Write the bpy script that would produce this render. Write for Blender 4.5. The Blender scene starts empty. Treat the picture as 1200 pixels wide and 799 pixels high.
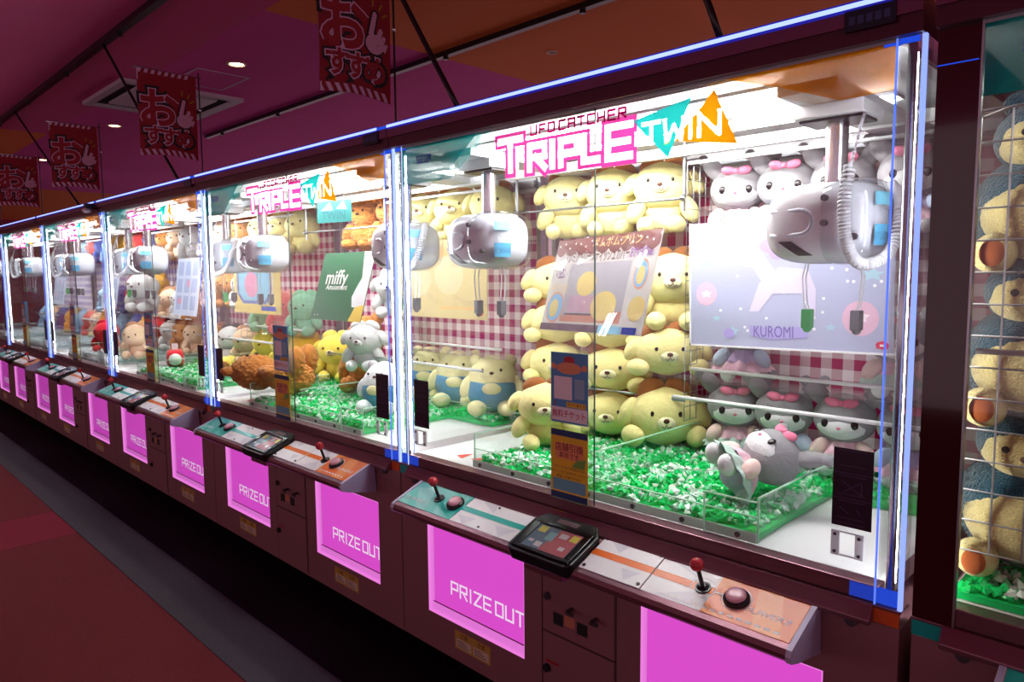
import bpy, math, random
from mathutils import Vector, Matrix, noise

random.seed(7)
S = bpy.context.scene
COL = S.collection
PI = math.pi

# ------------------------------------------------------------------ camera
CAM_POS = Vector((0.4424, -1.6311, 1.4831))
YAW, PITCH, ROLL, FPX = -0.7817, -0.09374, -0.008226, 832.35
cam_d = bpy.data.cameras.new('camera'); cam = bpy.data.objects.new('camera', cam_d); COL.objects.link(cam)
fw = Vector((math.sin(YAW) * math.cos(PITCH), math.cos(YAW) * math.cos(PITCH), math.sin(PITCH)))
rt = fw.cross(Vector((0, 0, 1))).normalized(); up = rt.cross(fw)
r2 = rt * math.cos(ROLL) + up * math.sin(ROLL); u2 = -rt * math.sin(ROLL) + up * math.cos(ROLL)
mw = Matrix((r2, u2, -fw)).transposed().to_4x4(); mw.translation = CAM_POS
cam.matrix_world = mw
cam_d.sensor_width = 36.0; cam_d.lens = FPX / 1200 * 36.0; cam_d.clip_start = 0.02; cam_d.clip_end = 100
S.camera = cam

# ------------------------------------------------------------------ world, exposure
w = bpy.data.worlds.new('world'); S.world = w; w.use_nodes = True
bg = w.node_tree.nodes['Background']; bg.inputs[0].default_value = (1.0, 0.62, 0.72, 1); bg.inputs[1].default_value = 0.60
S.view_settings.view_transform = 'Standard'; S.view_settings.look = 'None'
S.view_settings.exposure = 0.0; S.view_settings.gamma = 1.0; S.view_settings.use_curve_mapping = False
S.cycles.transparent_max_bounces = 24; S.cycles.max_bounces = 8; S.cycles.use_denoising = True
S.cycles.sample_clamp_indirect = 4.0; S.cycles.caustics_reflective = False; S.cycles.caustics_refractive = False
LAMP = 60.0          # strength of the lamps inside the lit machines

# ------------------------------------------------------------------ materials
def lin(r, g, b):
    f = lambda c: (c / 255 / 12.92) if c / 255 <= .04045 else ((c / 255 + .055) / 1.055) ** 2.4
    return (f(r), f(g), f(b), 1)
MATS = {}
def pm(name, col, rough=.5, metal=0, noise_amt=0, bump=0, nscale=40, spec=.5, trans=0, sheen=0, coat=0):
    if name in MATS: return MATS[name]
    m = bpy.data.materials.new(name); m.use_nodes = True; MATS[name] = m
    nt = m.node_tree; b = nt.nodes['Principled BSDF']
    b.inputs['Base Color'].default_value = col; b.inputs['Roughness'].default_value = rough
    b.inputs['Metallic'].default_value = metal; b.inputs['Specular IOR Level'].default_value = spec
    if trans: b.inputs['Transmission Weight'].default_value = trans
    if sheen: b.inputs['Sheen Weight'].default_value = sheen
    if coat: b.inputs['Coat Weight'].default_value = coat
    if noise_amt or bump:
        tc = nt.nodes.new('ShaderNodeTexCoord'); nz = nt.nodes.new('ShaderNodeTexNoise')
        nz.inputs['Scale'].default_value = nscale; nz.inputs['Detail'].default_value = 4
        nt.links.new(tc.outputs['Object'], nz.inputs['Vector'])
        if noise_amt:
            mr = nt.nodes.new('ShaderNodeMapRange'); mr.inputs[3].default_value = 1 - noise_amt; mr.inputs[4].default_value = 1 + noise_amt
            mx = nt.nodes.new('ShaderNodeMix'); mx.data_type = 'RGBA'; mx.blend_type = 'MULTIPLY'; mx.inputs[0].default_value = 1
            mx.inputs[6].default_value = col
            nt.links.new(nz.outputs['Fac'], mr.inputs[0]); nt.links.new(mr.outputs[0], mx.inputs[7])
            nt.links.new(mx.outputs[2], b.inputs['Base Color'])
        if bump:
            bp = nt.nodes.new('ShaderNodeBump'); bp.inputs['Strength'].default_value = bump; bp.inputs['Distance'].default_value = .01
            nt.links.new(nz.outputs['Fac'], bp.inputs['Height']); nt.links.new(bp.outputs[0], b.inputs['Normal'])
    return m
def fabric(name, col): return pm(name, col, .95, 0, .10, .35, 55, .1, sheen=.25)
def emis(name, col, st):
    if name in MATS: return MATS[name]
    m = bpy.data.materials.new(name); m.use_nodes = True; MATS[name] = m
    nt = m.node_tree; nt.nodes.clear()
    e = nt.nodes.new('ShaderNodeEmission'); o = nt.nodes.new('ShaderNodeOutputMaterial')
    e.inputs[0].default_value = col; e.inputs[1].default_value = st
    nt.links.new(e.outputs[0], o.inputs[0]); return m
def glassy(name, tint=(1, 1, 1, 1), gl=(1, 1, 1, 1), rough=.02, extra=0.0):
    if name in MATS: return MATS[name]
    m = bpy.data.materials.new(name); m.use_nodes = True; MATS[name] = m
    nt = m.node_tree; nt.nodes.clear()
    t = nt.nodes.new('ShaderNodeBsdfTransparent'); g = nt.nodes.new('ShaderNodeBsdfGlossy'); f = nt.nodes.new('ShaderNodeLayerWeight')
    mx = nt.nodes.new('ShaderNodeMixShader'); o = nt.nodes.new('ShaderNodeOutputMaterial'); ad = nt.nodes.new('ShaderNodeMath'); pw = nt.nodes.new('ShaderNodeMath')
    t.inputs[0].default_value = tint; g.inputs[0].default_value = gl; g.inputs['Roughness'].default_value = rough
    pw.operation = 'POWER'; pw.inputs[1].default_value = 5.0; nt.links.new(f.outputs['Facing'], pw.inputs[0])   # Schlick reflectance
    ad.operation = 'MULTIPLY_ADD'; ad.use_clamp = True; ad.inputs[1].default_value = .85; ad.inputs[2].default_value = .035 + extra
    nt.links.new(pw.outputs[0], ad.inputs[0]); nt.links.new(ad.outputs[0], mx.inputs[0])
    nt.links.new(t.outputs[0], mx.inputs[1]); nt.links.new(g.outputs[0], mx.inputs[2]); nt.links.new(mx.outputs[0], o.inputs[0])
    return m
def film(name, col, opac=1.0, transl=.22):
    """printed translucent film: diffuse + translucent, partly see-through"""
    if name in MATS: return MATS[name]
    m = bpy.data.materials.new(name); m.use_nodes = True; MATS[name] = m
    nt = m.node_tree; nt.nodes.clear()
    d = nt.nodes.new('ShaderNodeBsdfDiffuse'); tl = nt.nodes.new('ShaderNodeBsdfTranslucent'); t = nt.nodes.new('ShaderNodeBsdfTransparent')
    m1 = nt.nodes.new('ShaderNodeMixShader'); m2 = nt.nodes.new('ShaderNodeMixShader'); o = nt.nodes.new('ShaderNodeOutputMaterial')
    d.inputs[0].default_value = col; tl.inputs[0].default_value = col; m1.inputs[0].default_value = transl
    tint = [1 - .55 * opac * (1 - c) for c in col[:3]] + [1]
    t.inputs[0].default_value = tint; m2.inputs[0].default_value = opac
    nt.links.new(d.outputs[0], m1.inputs[1]); nt.links.new(tl.outputs[0], m1.inputs[2])
    nt.links.new(t.outputs[0], m2.inputs[1]); nt.links.new(m1.outputs[0], m2.inputs[2]); nt.links.new(m2.outputs[0], o.inputs[0])
    return m
def gingham(name, col, w=.037):
    if name in MATS: return MATS[name]
    m = pm(name, col, .9, spec=.1); nt = m.node_tree; b = nt.nodes['Principled BSDF']
    tc = nt.nodes.new('ShaderNodeTexCoord'); sx = nt.nodes.new('ShaderNodeSeparateXYZ'); nt.links.new(tc.outputs['Object'], sx.inputs[0])
    outs = []
    for a in (0, 2):
        d = nt.nodes.new('ShaderNodeMath'); d.operation = 'DIVIDE'; d.inputs[1].default_value = 2 * w
        fr = nt.nodes.new('ShaderNodeMath'); fr.operation = 'FRACT'
        gt = nt.nodes.new('ShaderNodeMath'); gt.operation = 'GREATER_THAN'; gt.inputs[1].default_value = .5
        nt.links.new(sx.outputs[a], d.inputs[0]); nt.links.new(d.outputs[0], fr.inputs[0]); nt.links.new(fr.outputs[0], gt.inputs[0]); outs.append(gt)
    s = nt.nodes.new('ShaderNodeMath'); s.operation = 'ADD'; nt.links.new(outs[0].outputs[0], s.inputs[0]); nt.links.new(outs[1].outputs[0], s.inputs[1])
    h = nt.nodes.new('ShaderNodeMath'); h.operation = 'MULTIPLY'; h.inputs[1].default_value = .5; nt.links.new(s.outputs[0], h.inputs[0])
    mx = nt.nodes.new('ShaderNodeMix'); mx.data_type = 'RGBA'; mx.inputs[6].default_value = lin(250, 235, 240); mx.inputs[7].default_value = col
    nt.links.new(h.outputs[0], mx.inputs[0]); nt.links.new(mx.outputs[2], b.inputs['Base Color'])
    return m

WHITE = pm('white_paint', lin(240, 240, 242), .35, noise_amt=.02, nscale=8)
CAB = pm('cabinet_paint', lin(140, 96, 100), .45, noise_amt=.03, nscale=6)
HEAD = pm('header_paint', lin(118, 48, 84), .35, noise_amt=.03, nscale=6)
HEAD2 = pm('header_lower_paint', lin(78, 10, 40), .3, noise_amt=.03, nscale=6)
MAUVE = pm('mauve_aluminium', lin(140, 100, 112), .3, .75)
LAV = pm('lavender_plastic', lin(185, 175, 205), .4)
BLACK = pm('black_plastic', lin(22, 22, 26), .3)
RUBBER = pm('dark_rubber', lin(14, 14, 15), .7)
CHROME = pm('chrome', lin(205, 208, 214), .18, 1)
STEEL = pm('brushed_steel', lin(175, 178, 184), .3, 1, .05, 0, 90)
SCREW = pm('screw_metal', lin(95, 95, 100), .35, .8)
GLASS = glassy('pane_glass', (.985, .99, .99, 1))
ACRYL = glassy('clear_acrylic', (.96, .985, .975, 1), rough=.04, extra=.03)
ACRYLE = film('acrylic_edge', lin(226, 255, 240), .75, .5)
LED_W = emis('led_white_blue', (.5, .63, 1, 1), 1.2)
LED_B = emis('led_blue', (.12, .22, 1, 1), 1.05)
LED_BL = emis('led_pale_blue', (.28, .38, 1, 1), 1.25)
LED_TOP = emis('led_header', (.36, .46, 1, 1), 1.7)
LED_DIM = emis('led_joint', (.02, .09, .9, 1), .8)
LIGHT = emis('lamp_white', (1, .985, .96, 1), LAMP)
COLLAMP = emis('column_lamp', (.94, .96, 1, 1), 48.0)
LIGHT_DIM = emis('lamp_white_dim', (1, .95, .85, 1), 24.0)
PINKL = emis('prize_pink', lin(233, 84, 214), 1.0)
PINKL2 = emis('prize_lip', lin(240, 128, 224), 1.0)
WHITEL = emis('prize_letter', lin(255, 235, 252), 1.0)
RED_BALL = pm('joystick_red', lin(190, 48, 62), .25)
TEAL = pm('teal_print', lin(20, 176, 164), .3)
TEAL2 = pm('teal_print_light', lin(92, 190, 182), .3)
ORANGE = pm('orange_print', lin(232, 106, 8), .3)
ORANGE2 = pm('orange_print_light', lin(236, 136, 54), .3)
PLATE = pm('grey_white_print', lin(242, 240, 244), .3)
PLATE2 = pm('grey_print', lin(222, 220, 230), .3)
DARKST = pm('dark_sticker', lin(42, 14, 42), .3)
DARKST2 = pm('dark_sticker_line', lin(92, 62, 108), .35)

# ------------------------------------------------------------------ mesh builder
class MB:
    def __init__(s): s.v = []; s.f = []; s.m = []; s.mi = 0
    def add(s, vs, fs, T=None):
        n = len(s.v)
        s.v += [tuple(T @ Vector(p)) if T is not None else tuple(p) for p in vs]
        s.f += [tuple(i + n for i in f) for f in fs]; s.m += [s.mi] * len(fs); return s
    def box(s, x0, x1, y0, y1, z0, z1, T=None):
        vs = [(x, y, z) for z in (z0, z1) for y in (y0, y1) for x in (x0, x1)]
        return s.add(vs, [(0, 2, 3, 1), (4, 5, 7, 6), (0, 1, 5, 4), (2, 6, 7, 3), (0, 4, 6, 2), (1, 3, 7, 5)], T)
    def cyl(s, a, b, r, n=12, r1=None, caps=True):
        a, b = Vector(a), Vector(b); d = (b - a).normalized(); r1 = r if r1 is None else r1
        p = d.orthogonal().normalized(); q = d.cross(p)
        vs = [a + (p * math.cos(2 * PI * i / n) + q * math.sin(2 * PI * i / n)) * r for i in range(n)]
        vs += [b + (p * math.cos(2 * PI * i / n) + q * math.sin(2 * PI * i / n)) * r1 for i in range(n)]
        fs = [(i, (i + 1) % n, n + (i + 1) % n, n + i) for i in range(n)]
        if caps: fs += [tuple(range(n - 1, -1, -1)), tuple(range(n, 2 * n))]
        return s.add(vs, fs)
    def tube(s, pts, r, n=8):
        pts = [Vector(p) for p in pts]; vs = []; fs = []; pn = None
        for i, p in enumerate(pts):
            d = (pts[min(i + 1, len(pts) - 1)] - pts[max(i - 1, 0)]).normalized()
            a = (pn - d * pn.dot(d)).normalized() if pn is not None and (pn - d * pn.dot(d)).length > 1e-4 else d.orthogonal().normalized()
            pn = a; b = d.cross(a)
            vs += [p + (a * math.cos(2 * PI * k / n) + b * math.sin(2 * PI * k / n)) * r for k in range(n)]
        for i in range(len(pts) - 1):
            fs += [(i * n + k, i * n + (k + 1) % n, (i + 1) * n + (k + 1) % n, (i + 1) * n + k) for k in range(n)]
        fs += [tuple(range(n - 1, -1, -1)), tuple(range((len(pts) - 1) * n, len(pts) * n))]
        return s.add(vs, fs)
    def lathe(s, prof, c=(0, 0, 0), n=20):
        c = Vector(c); vs = []; k = len(prof)
        for i in range(n):
            a = 2 * PI * i / n
            vs += [c + Vector((r * math.cos(a), r * math.sin(a), z)) for r, z in prof]
        fs = [(i * k + j, ((i + 1) % n) * k + j, ((i + 1) % n) * k + j + 1, i * k + j + 1) for i in range(n) for j in range(k - 1)]
        return s.add(vs, fs)
    def ell(s, c, r, rot=None, n=20, m=14, e=1.0, fn=None):
        """ellipsoid; e<1 makes it boxier; fn displaces a unit direction"""
        c = Vector(c); vs = []; fs = []
        sg = lambda v: math.copysign(abs(v) ** e, v)
        for j in range(m + 1):
            t = PI * j / m
            for i in range(n):
                a = 2 * PI * i / n
                d = Vector((sg(math.sin(t)) * sg(math.cos(a)), sg(math.sin(t)) * sg(math.sin(a)), sg(math.cos(t))))
                p = Vector((d.x * r[0], d.y * r[1], d.z * r[2]))
                if fn: p = p * fn(Vector((math.sin(t) * math.cos(a), math.sin(t) * math.sin(a), math.cos(t))), p)
                if rot is not None: p = rot @ p
                vs.append(c + p)
        for j in range(m):
            for i in range(n):
                a, b = j * n + i, j * n + (i + 1) % n
                if j == 0: fs.append((a, a + n, b + n))
                elif j == m - 1: fs.append((a, a + n, b))
                else: fs.append((a, a + n, b + n, b))
        return s.add(vs, fs)
    def prism(s, prof, x0, x1):      # profile in (y,z) extruded along x
        n = len(prof); vs = [(x0, y, z) for y, z in prof] + [(x1, y, z) for y, z in prof]
        return s.add(vs, [tuple(range(n)), tuple(range(2 * n - 1, n - 1, -1))] + [(i, n + i, n + (i + 1) % n, (i + 1) % n) for i in range(n)])
    def poly(s, pts, M):             # flat polygon, M maps (u,v) to a point
        return s.add([M(u, v) for u, v in pts], [tuple(range(len(pts)))])
    def slab(s, pts, M, M2):         # polygon with a thickness between two mappings
        n = len(pts)
        vs = [M(u, v) for u, v in pts] + [M2(u, v) for u, v in pts]
        return s.add(vs, [tuple(range(n)), tuple(range(2 * n - 1, n - 1, -1))] + [(i, n + i, n + (i + 1) % n, (i + 1) % n) for i in range(n)])
    def mesh(s, name, mats, off=(0, 0, 0), smooth=False):
        me = bpy.data.meshes.new(name); o = Vector(off)
        me.from_pydata([tuple(Vector(p) - o) for p in s.v], [], s.f)
        for m in (mats if isinstance(mats, (list, tuple)) else [mats]): me.materials.append(m)
        if max(s.m, default=0) > 0: me.polygons.foreach_set('material_index', s.m)
        if smooth: me.polygons.foreach_set('use_smooth', [True] * len(me.polygons))
        me.update(); return me
    def build(s, name, mats, parent=None, off=(0, 0, 0), smooth=False, bevel=0):
        return link(name, s.mesh(name, mats, off, smooth), parent, bevel)
def link(name, me, parent=None, bevel=0, loc=None, rot=None):
    o = bpy.data.objects.new(name, me); COL.objects.link(o); o.parent = parent
    if loc is not None: o.location = loc
    if rot is not None: o.rotation_euler = rot
    if bevel:
        b = o.modifiers.new('bevel', 'BEVEL'); b.width = bevel; b.segments = 2; b.limit_method = 'ANGLE'
    return o
def tag(o, label=None, cat=None, group=None, kind=None):
    if label: o['label'] = label
    if cat: o['category'] = cat
    if group: o['group'] = group
    if kind: o['kind'] = kind
    return o
def empty(name, loc=(0, 0, 0), rz=0):
    o = bpy.data.objects.new(name, None); COL.objects.link(o); o.location = loc; o.rotation_euler = (0, 0, rz); o.empty_display_size = .1
    return o
def kids(o): return [c for c in COL.objects if c.parent == o]
CH = {}
def copy_tree(o, parent=None, skip=(), tree=None):
    if tree is None:
        tree = {}
        for x in COL.objects:
            if x.parent: tree.setdefault(x.parent.name, []).append(x)
    c = o.copy(); COL.objects.link(c); c.parent = parent
    for ch in tree.get(o.name, []):
        if ch.name.split('.')[0] in skip: continue
        copy_tree(ch, c, skip, tree)
    return c

# ------------------------------------------------------------------ lettering
STROKE = {'U': [[(0, 1), (0, 0), (1, 0), (1, 1)]], 'F': [[(1, 1), (0, 1), (0, 0)], [(0, .5), (.8, .5)]], 'O': [[(0, 0), (1, 0), (1, 1), (0, 1), (0, 0)]],
 'C': [[(1, 1), (0, 1), (0, 0), (1, 0)]], 'A': [[(0, 0), (0, 1), (1, 1), (1, 0)], [(0, .5), (1, .5)]], 'T': [[(0, 1), (1, 1)], [(.5, 1), (.5, 0)]],
 'H': [[(0, 0), (0, 1)], [(1, 0), (1, 1)], [(0, .5), (1, .5)]], 'E': [[(1, 1), (0, 1), (0, 0), (1, 0)], [(0, .5), (.9, .5)]],
 'R': [[(0, 0), (0, 1), (1, 1), (1, .5), (0, .5)], [(.4, .5), (1, 0)]], 'I': [[(.5, 0), (.5, 1)]], 'P': [[(0, 0), (0, 1), (1, 1), (1, .45), (0, .45)]],
 'L': [[(0, 1), (0, 0), (1, 0)]], 'Z': [[(0, 1), (1, 1), (0, 0), (1, 0)]], 'W': [[(0, 1), (.12, 0), (.5, .7), (.88, 0), (1, 1)]], 'N': [[(0, 0), (0, 1), (1, 0), (1, 1)]],
 'Y': [[(0, 1), (0, .5), (1, .5), (1, 1)], [(.5, .5), (.5, 0)]], 'S': [[(1, 1), (0, 1), (0, .5), (1, .5), (1, 0), (0, 0)]], 'G': [[(1, 1), (0, 1), (0, 0), (1, 0), (1, .45), (.5, .45)]],
 '2': [[(0, 1), (1, 1), (1, .5), (0, .5), (0, 0), (1, 0)]], '1': [[(.3, 1), (.5, 1), (.5, 0)]]}
def strokes(mb, text, u, v, h, w, t, gap, M, sk=0.0):
    for ch in text:
        if ch == ' ': u += w * .3; continue
        cw = w * (.35 if ch == 'I' else 1)
        for pl in STROKE[ch]:
            for (a, b), (c, d) in zip(pl, pl[1:]):
                p = Vector((u + a * cw + sk * b * h, v + b * h)); q = Vector((u + c * cw + sk * d * h, v + d * h))
                e = (q - p).normalized() * t / 2; n = Vector((-e.y, e.x))
                mb.poly([tuple(p - e - n), tuple(q + e - n), tuple(q + e + n), tuple(p - e + n)], M)
        u += cw + gap
    return u
_tx = {}
def glyph(text, offset=0.0, bold=0):
    k = (text, offset)
    if k not in _tx:
        c = bpy.data.curves.new('t', 'FONT'); c.body = text; c.size = 1; c.align_x = 'CENTER'; c.align_y = 'CENTER'; c.offset = offset; c.resolution_u = 3
        o = bpy.data.objects.new('t', c); COL.objects.link(o)
        dg = bpy.context.evaluated_depsgraph_get(); me = bpy.data.meshes.new_from_object(o.evaluated_get(dg))
        _tx[k] = ([tuple(x.co) for x in me.vertices], [tuple(p.vertices) for p in me.polygons])
        bpy.data.objects.remove(o); bpy.data.curves.remove(c); bpy.data.meshes.remove(me)
    return _tx[k]
def write(mb, text, u, v, size, M, offset=0.0, width=None, rot=0):
    vs, fs = glyph(text, offset)
    if not vs: return
    sx = sy = size
    if width:
        ww = max(a[0] for a in vs) - min(a[0] for a in vs); sx = width / max(ww, 1e-4)
    c, s_ = math.cos(rot), math.sin(rot)
    mb.add([M(u + a[0] * sx * c - a[1] * sy * s_, v + a[0] * sx * s_ + a[1] * sy * c) for a in vs], fs)
def seg_rects(text, u, v, h, w, t):
    out = []
    for pl in STROKE[text]:
        for (a, b), (c, d) in zip(pl, pl[1:]):
            p = Vector((u + a * w, v + b * h)); q = Vector((u + c * w, v + d * h)); out.append((p, q, t / 2))
    return out
def inside(rs, x, y):
    for p, q, t in rs:
        e = q - p; L = e.length; e = e / L; k = Vector((x, y)) - p; a = k.dot(e); c = abs(k.x * e.y - k.y * e.x)
        if -t <= a <= L + t and c <= t: return True
    return False
def raster(mb, box, test, M, dv=.0022, du=.0011):
    u0, u1, v0, v1 = box; v = v0
    while v < v1:
        u = u0; st = None
        while u <= u1 + du:
            on = u <= u1 and test(u, v + dv / 2)
            if on and st is None: st = u
            if not on and st is not None: mb.poly(rect(st - du / 2, u - du / 2, v, v + dv), M); st = None
            u += du
        v += dv
def tri_in(T, x, y):
    s_ = [(T[i][0] - x) * (T[(i + 1) % 3][1] - y) - (T[(i + 1) % 3][0] - x) * (T[i][1] - y) for i in range(3)]
    return all(k >= 0 for k in s_) or all(k <= 0 for k in s_)
def circ(u, v, r, n=20, r2=None): return [(u + r * math.cos(2 * PI * i / n), v + (r2 or r) * math.sin(2 * PI * i / n)) for i in range(n)]
def ring(mb, u, v, r, t, M, n=20):
    for i in range(n):
        a, b = 2 * PI * i / n, 2 * PI * (i + 1) / n
        mb.poly([(u + (r - t) * math.cos(a), v + (r - t) * math.sin(a)), (u + r * math.cos(a), v + r * math.sin(a)), (u + r * math.cos(b), v + r * math.sin(b)), (u + (r - t) * math.cos(b), v + (r - t) * math.sin(b))], M)
def star(u, v, r, k=5, q=.45): return [(u + (r if i % 2 == 0 else r * q) * math.sin(PI * i / k), v + (r if i % 2 == 0 else r * q) * math.cos(PI * i / k)) for i in range(2 * k)]
def rect(u0, u1, v0, v1): return [(u0, v0), (u1, v0), (u1, v1), (u0, v1)]

# ------------------------------------------------------------------ room
def floor():
    b = MB(); b.box(-24, 8, -7, 6, -.06, -.004)
    f = tag(b.build('floor', pm('floor_shaded', lin(18, 14, 16), .9, spec=.1, noise_amt=.12, nscale=5)), kind='structure')  # near-black base colour carries the machines' shadow, painted in beside the carpet
    red = pm('carpet_red', lin(92, 34, 38), .95, noise_amt=.22, bump=.5, nscale=120, spec=.1)
    red2 = pm('carpet_rose', lin(112, 32, 48), .95, noise_amt=.2, bump=.5, nscale=120, spec=.1)
    grey = pm('carpet_grey', lin(66, 62, 68), .95, noise_amt=.2, bump=.5, nscale=120, spec=.1)
    for x0, x1, y0, y1, m, nm in ((-4.2, 8, -7, -.566, red, 'carpet_panel'), (-24, -4.76, -7, -.566, red, 'carpet_panel'),
                                  (-4.757, -4.203, -7, -.566, red2, 'carpet_panel'), (-24, 8, -.563, -.318, grey, 'carpet_border')):
        q = MB(); q.box(x0, x1, y0, y1, -.004, 0); q.build(nm, m, f)
floor()
def ceiling():
    Z = 3.0
    mag = pm('ceiling_magenta', lin(236, 84, 178), .8, noise_amt=.04, nscale=2)
    ora = pm('ceiling_orange', lin(250, 132, 66), .8, noise_amt=.04, nscale=2)
    ros = pm('ceiling_rose', lin(226, 92, 152), .8, noise_amt=.05, nscale=2)
    b = MB(); b.box(-24, 8, -7, 6, Z + .01, Z + .1)
    c = tag(b.build('ceiling', mag), kind='structure')
    for x0, x1, y0, y1, m in ((-24, -8.45, -7, .38, ora), (-8.45, 8, -7, .38, ros), (-3.53, 8, .38, 6, ora), (-14, -3.53, .38, 6, mag), (-24, -14, .38, 6, ora)):
        q = MB(); q.box(x0 + .001, x1 - .001, y0 + .001, y1 - .001, Z, Z + .01); q.build('ceiling_panel', m, c)
    for y, x0, x1 in ((-.122, -24, 6), (1.62, -7.4, 4)):
        r = empty('ceiling_rail', (x0, y, Z)); q = MB(); q.box(0, x1 - x0, -.022, .022, -.035, 0); q.build('track', BLACK, r)
        for k in range(int((x1 - x0) / 1.2)):
            q = MB(); q.cyl((.4 + k * 1.2, 0, -.036), (.4 + k * 1.2, 0, -.055), .018, 10); q.build('track_connector', BLACK, r)
        tag(r, 'black ceiling rail above the front of the machines' if y < 0 else 'black ceiling rail further back behind the machine tops', 'ceiling rail')
    # air conditioner cassette
    v = empty('air_conditioner', (-6.1, .72, Z)); frame = MB()
    for x0, x1, y0, y1 in ((-.52, .52, -.48, -.42), (-.52, .52, .42, .48), (-.52, -.46, -.42, .42), (.46, .52, -.42, .42)): frame.box(x0, x1, y0, y1, -.03, 0)
    frame.build('frame', pm('vent_frame', lin(205, 195, 205), .5), v)
    q = MB(); q.box(-.46, .46, -.42, .42, -.006, 0); q.build('slot', RUBBER, v)
    q = MB(); q.box(-.36, .36, -.32, .32, -.022, -.006); q.build('grille', pm('vent_grille', lin(225, 215, 225), .5), v)
    tag(v, 'square white ceiling air conditioner cassette with dark slots', 'air conditioner')
    v = empty('access_hatch', (-5.18, .75, Z)); q = MB()
    for x0, x1, y0, y1 in ((-.25, .25, -.2, -.185), (-.25, .25, .185, .2), (-.25, -.235, -.185, .185), (.235, .25, -.185, .185)): q.box(x0, x1, y0, y1, -.006, 0)
    q.build('frame', pm('hatch_trim', lin(215, 170, 205), .5), v); q = MB(); q.box(-.235, .235, -.185, .185, -.003, 0); q.build('hatch_panel', mag, v)
    tag(v, 'small thin framed ceiling access hatch beside the air conditioner', 'hatch')
    bulb = emis('downlight_bulb', (1, .72, .42, 1), 14)
    names = {0: 'recessed downlight in the magenta ceiling nearest the camera', 1: 'recessed downlight beyond the air conditioner', 2: 'recessed downlight furthest along the magenta ceiling', 3: 'tiny recessed downlight in the orange ceiling above the nearest machine', 4: 'tiny recessed downlight right of the long rail over the header'}
    for i, (x, y, r) in enumerate(((-4.65, .72, .055), (-7.51, .75, .055), (-10.4, .75, .055), (-2.9, 2.15, .03), (-.9, 2.6, .03))):
        d = empty('downlight', (x, y, Z)); q = MB(); q.lathe([(r * 1.25, 0), (r * 1.25, -.008), (r, -.008), (r * .85, .008)], n=20); q.build('trim_ring', pm('downlight_trim', lin(220, 190, 170), .4), d, smooth=False)
        q = MB(); q.cyl((0, 0, -.002), (0, 0, .006), r * .84, 18); q.build('bulb', bulb if r > .04 else pm('downlight_dark', lin(120, 90, 80), .4), d)
        tag(d, names[i], 'downlight', 'ceiling downlights')
ceiling()
b = MB(); b.box(-22.2, -22, -7, 6, 0, 3); tag(b.build('wall_left', pm('wall_far', lin(150, 40, 80), .8, noise_amt=.05, nscale=2)), kind='structure')

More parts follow.
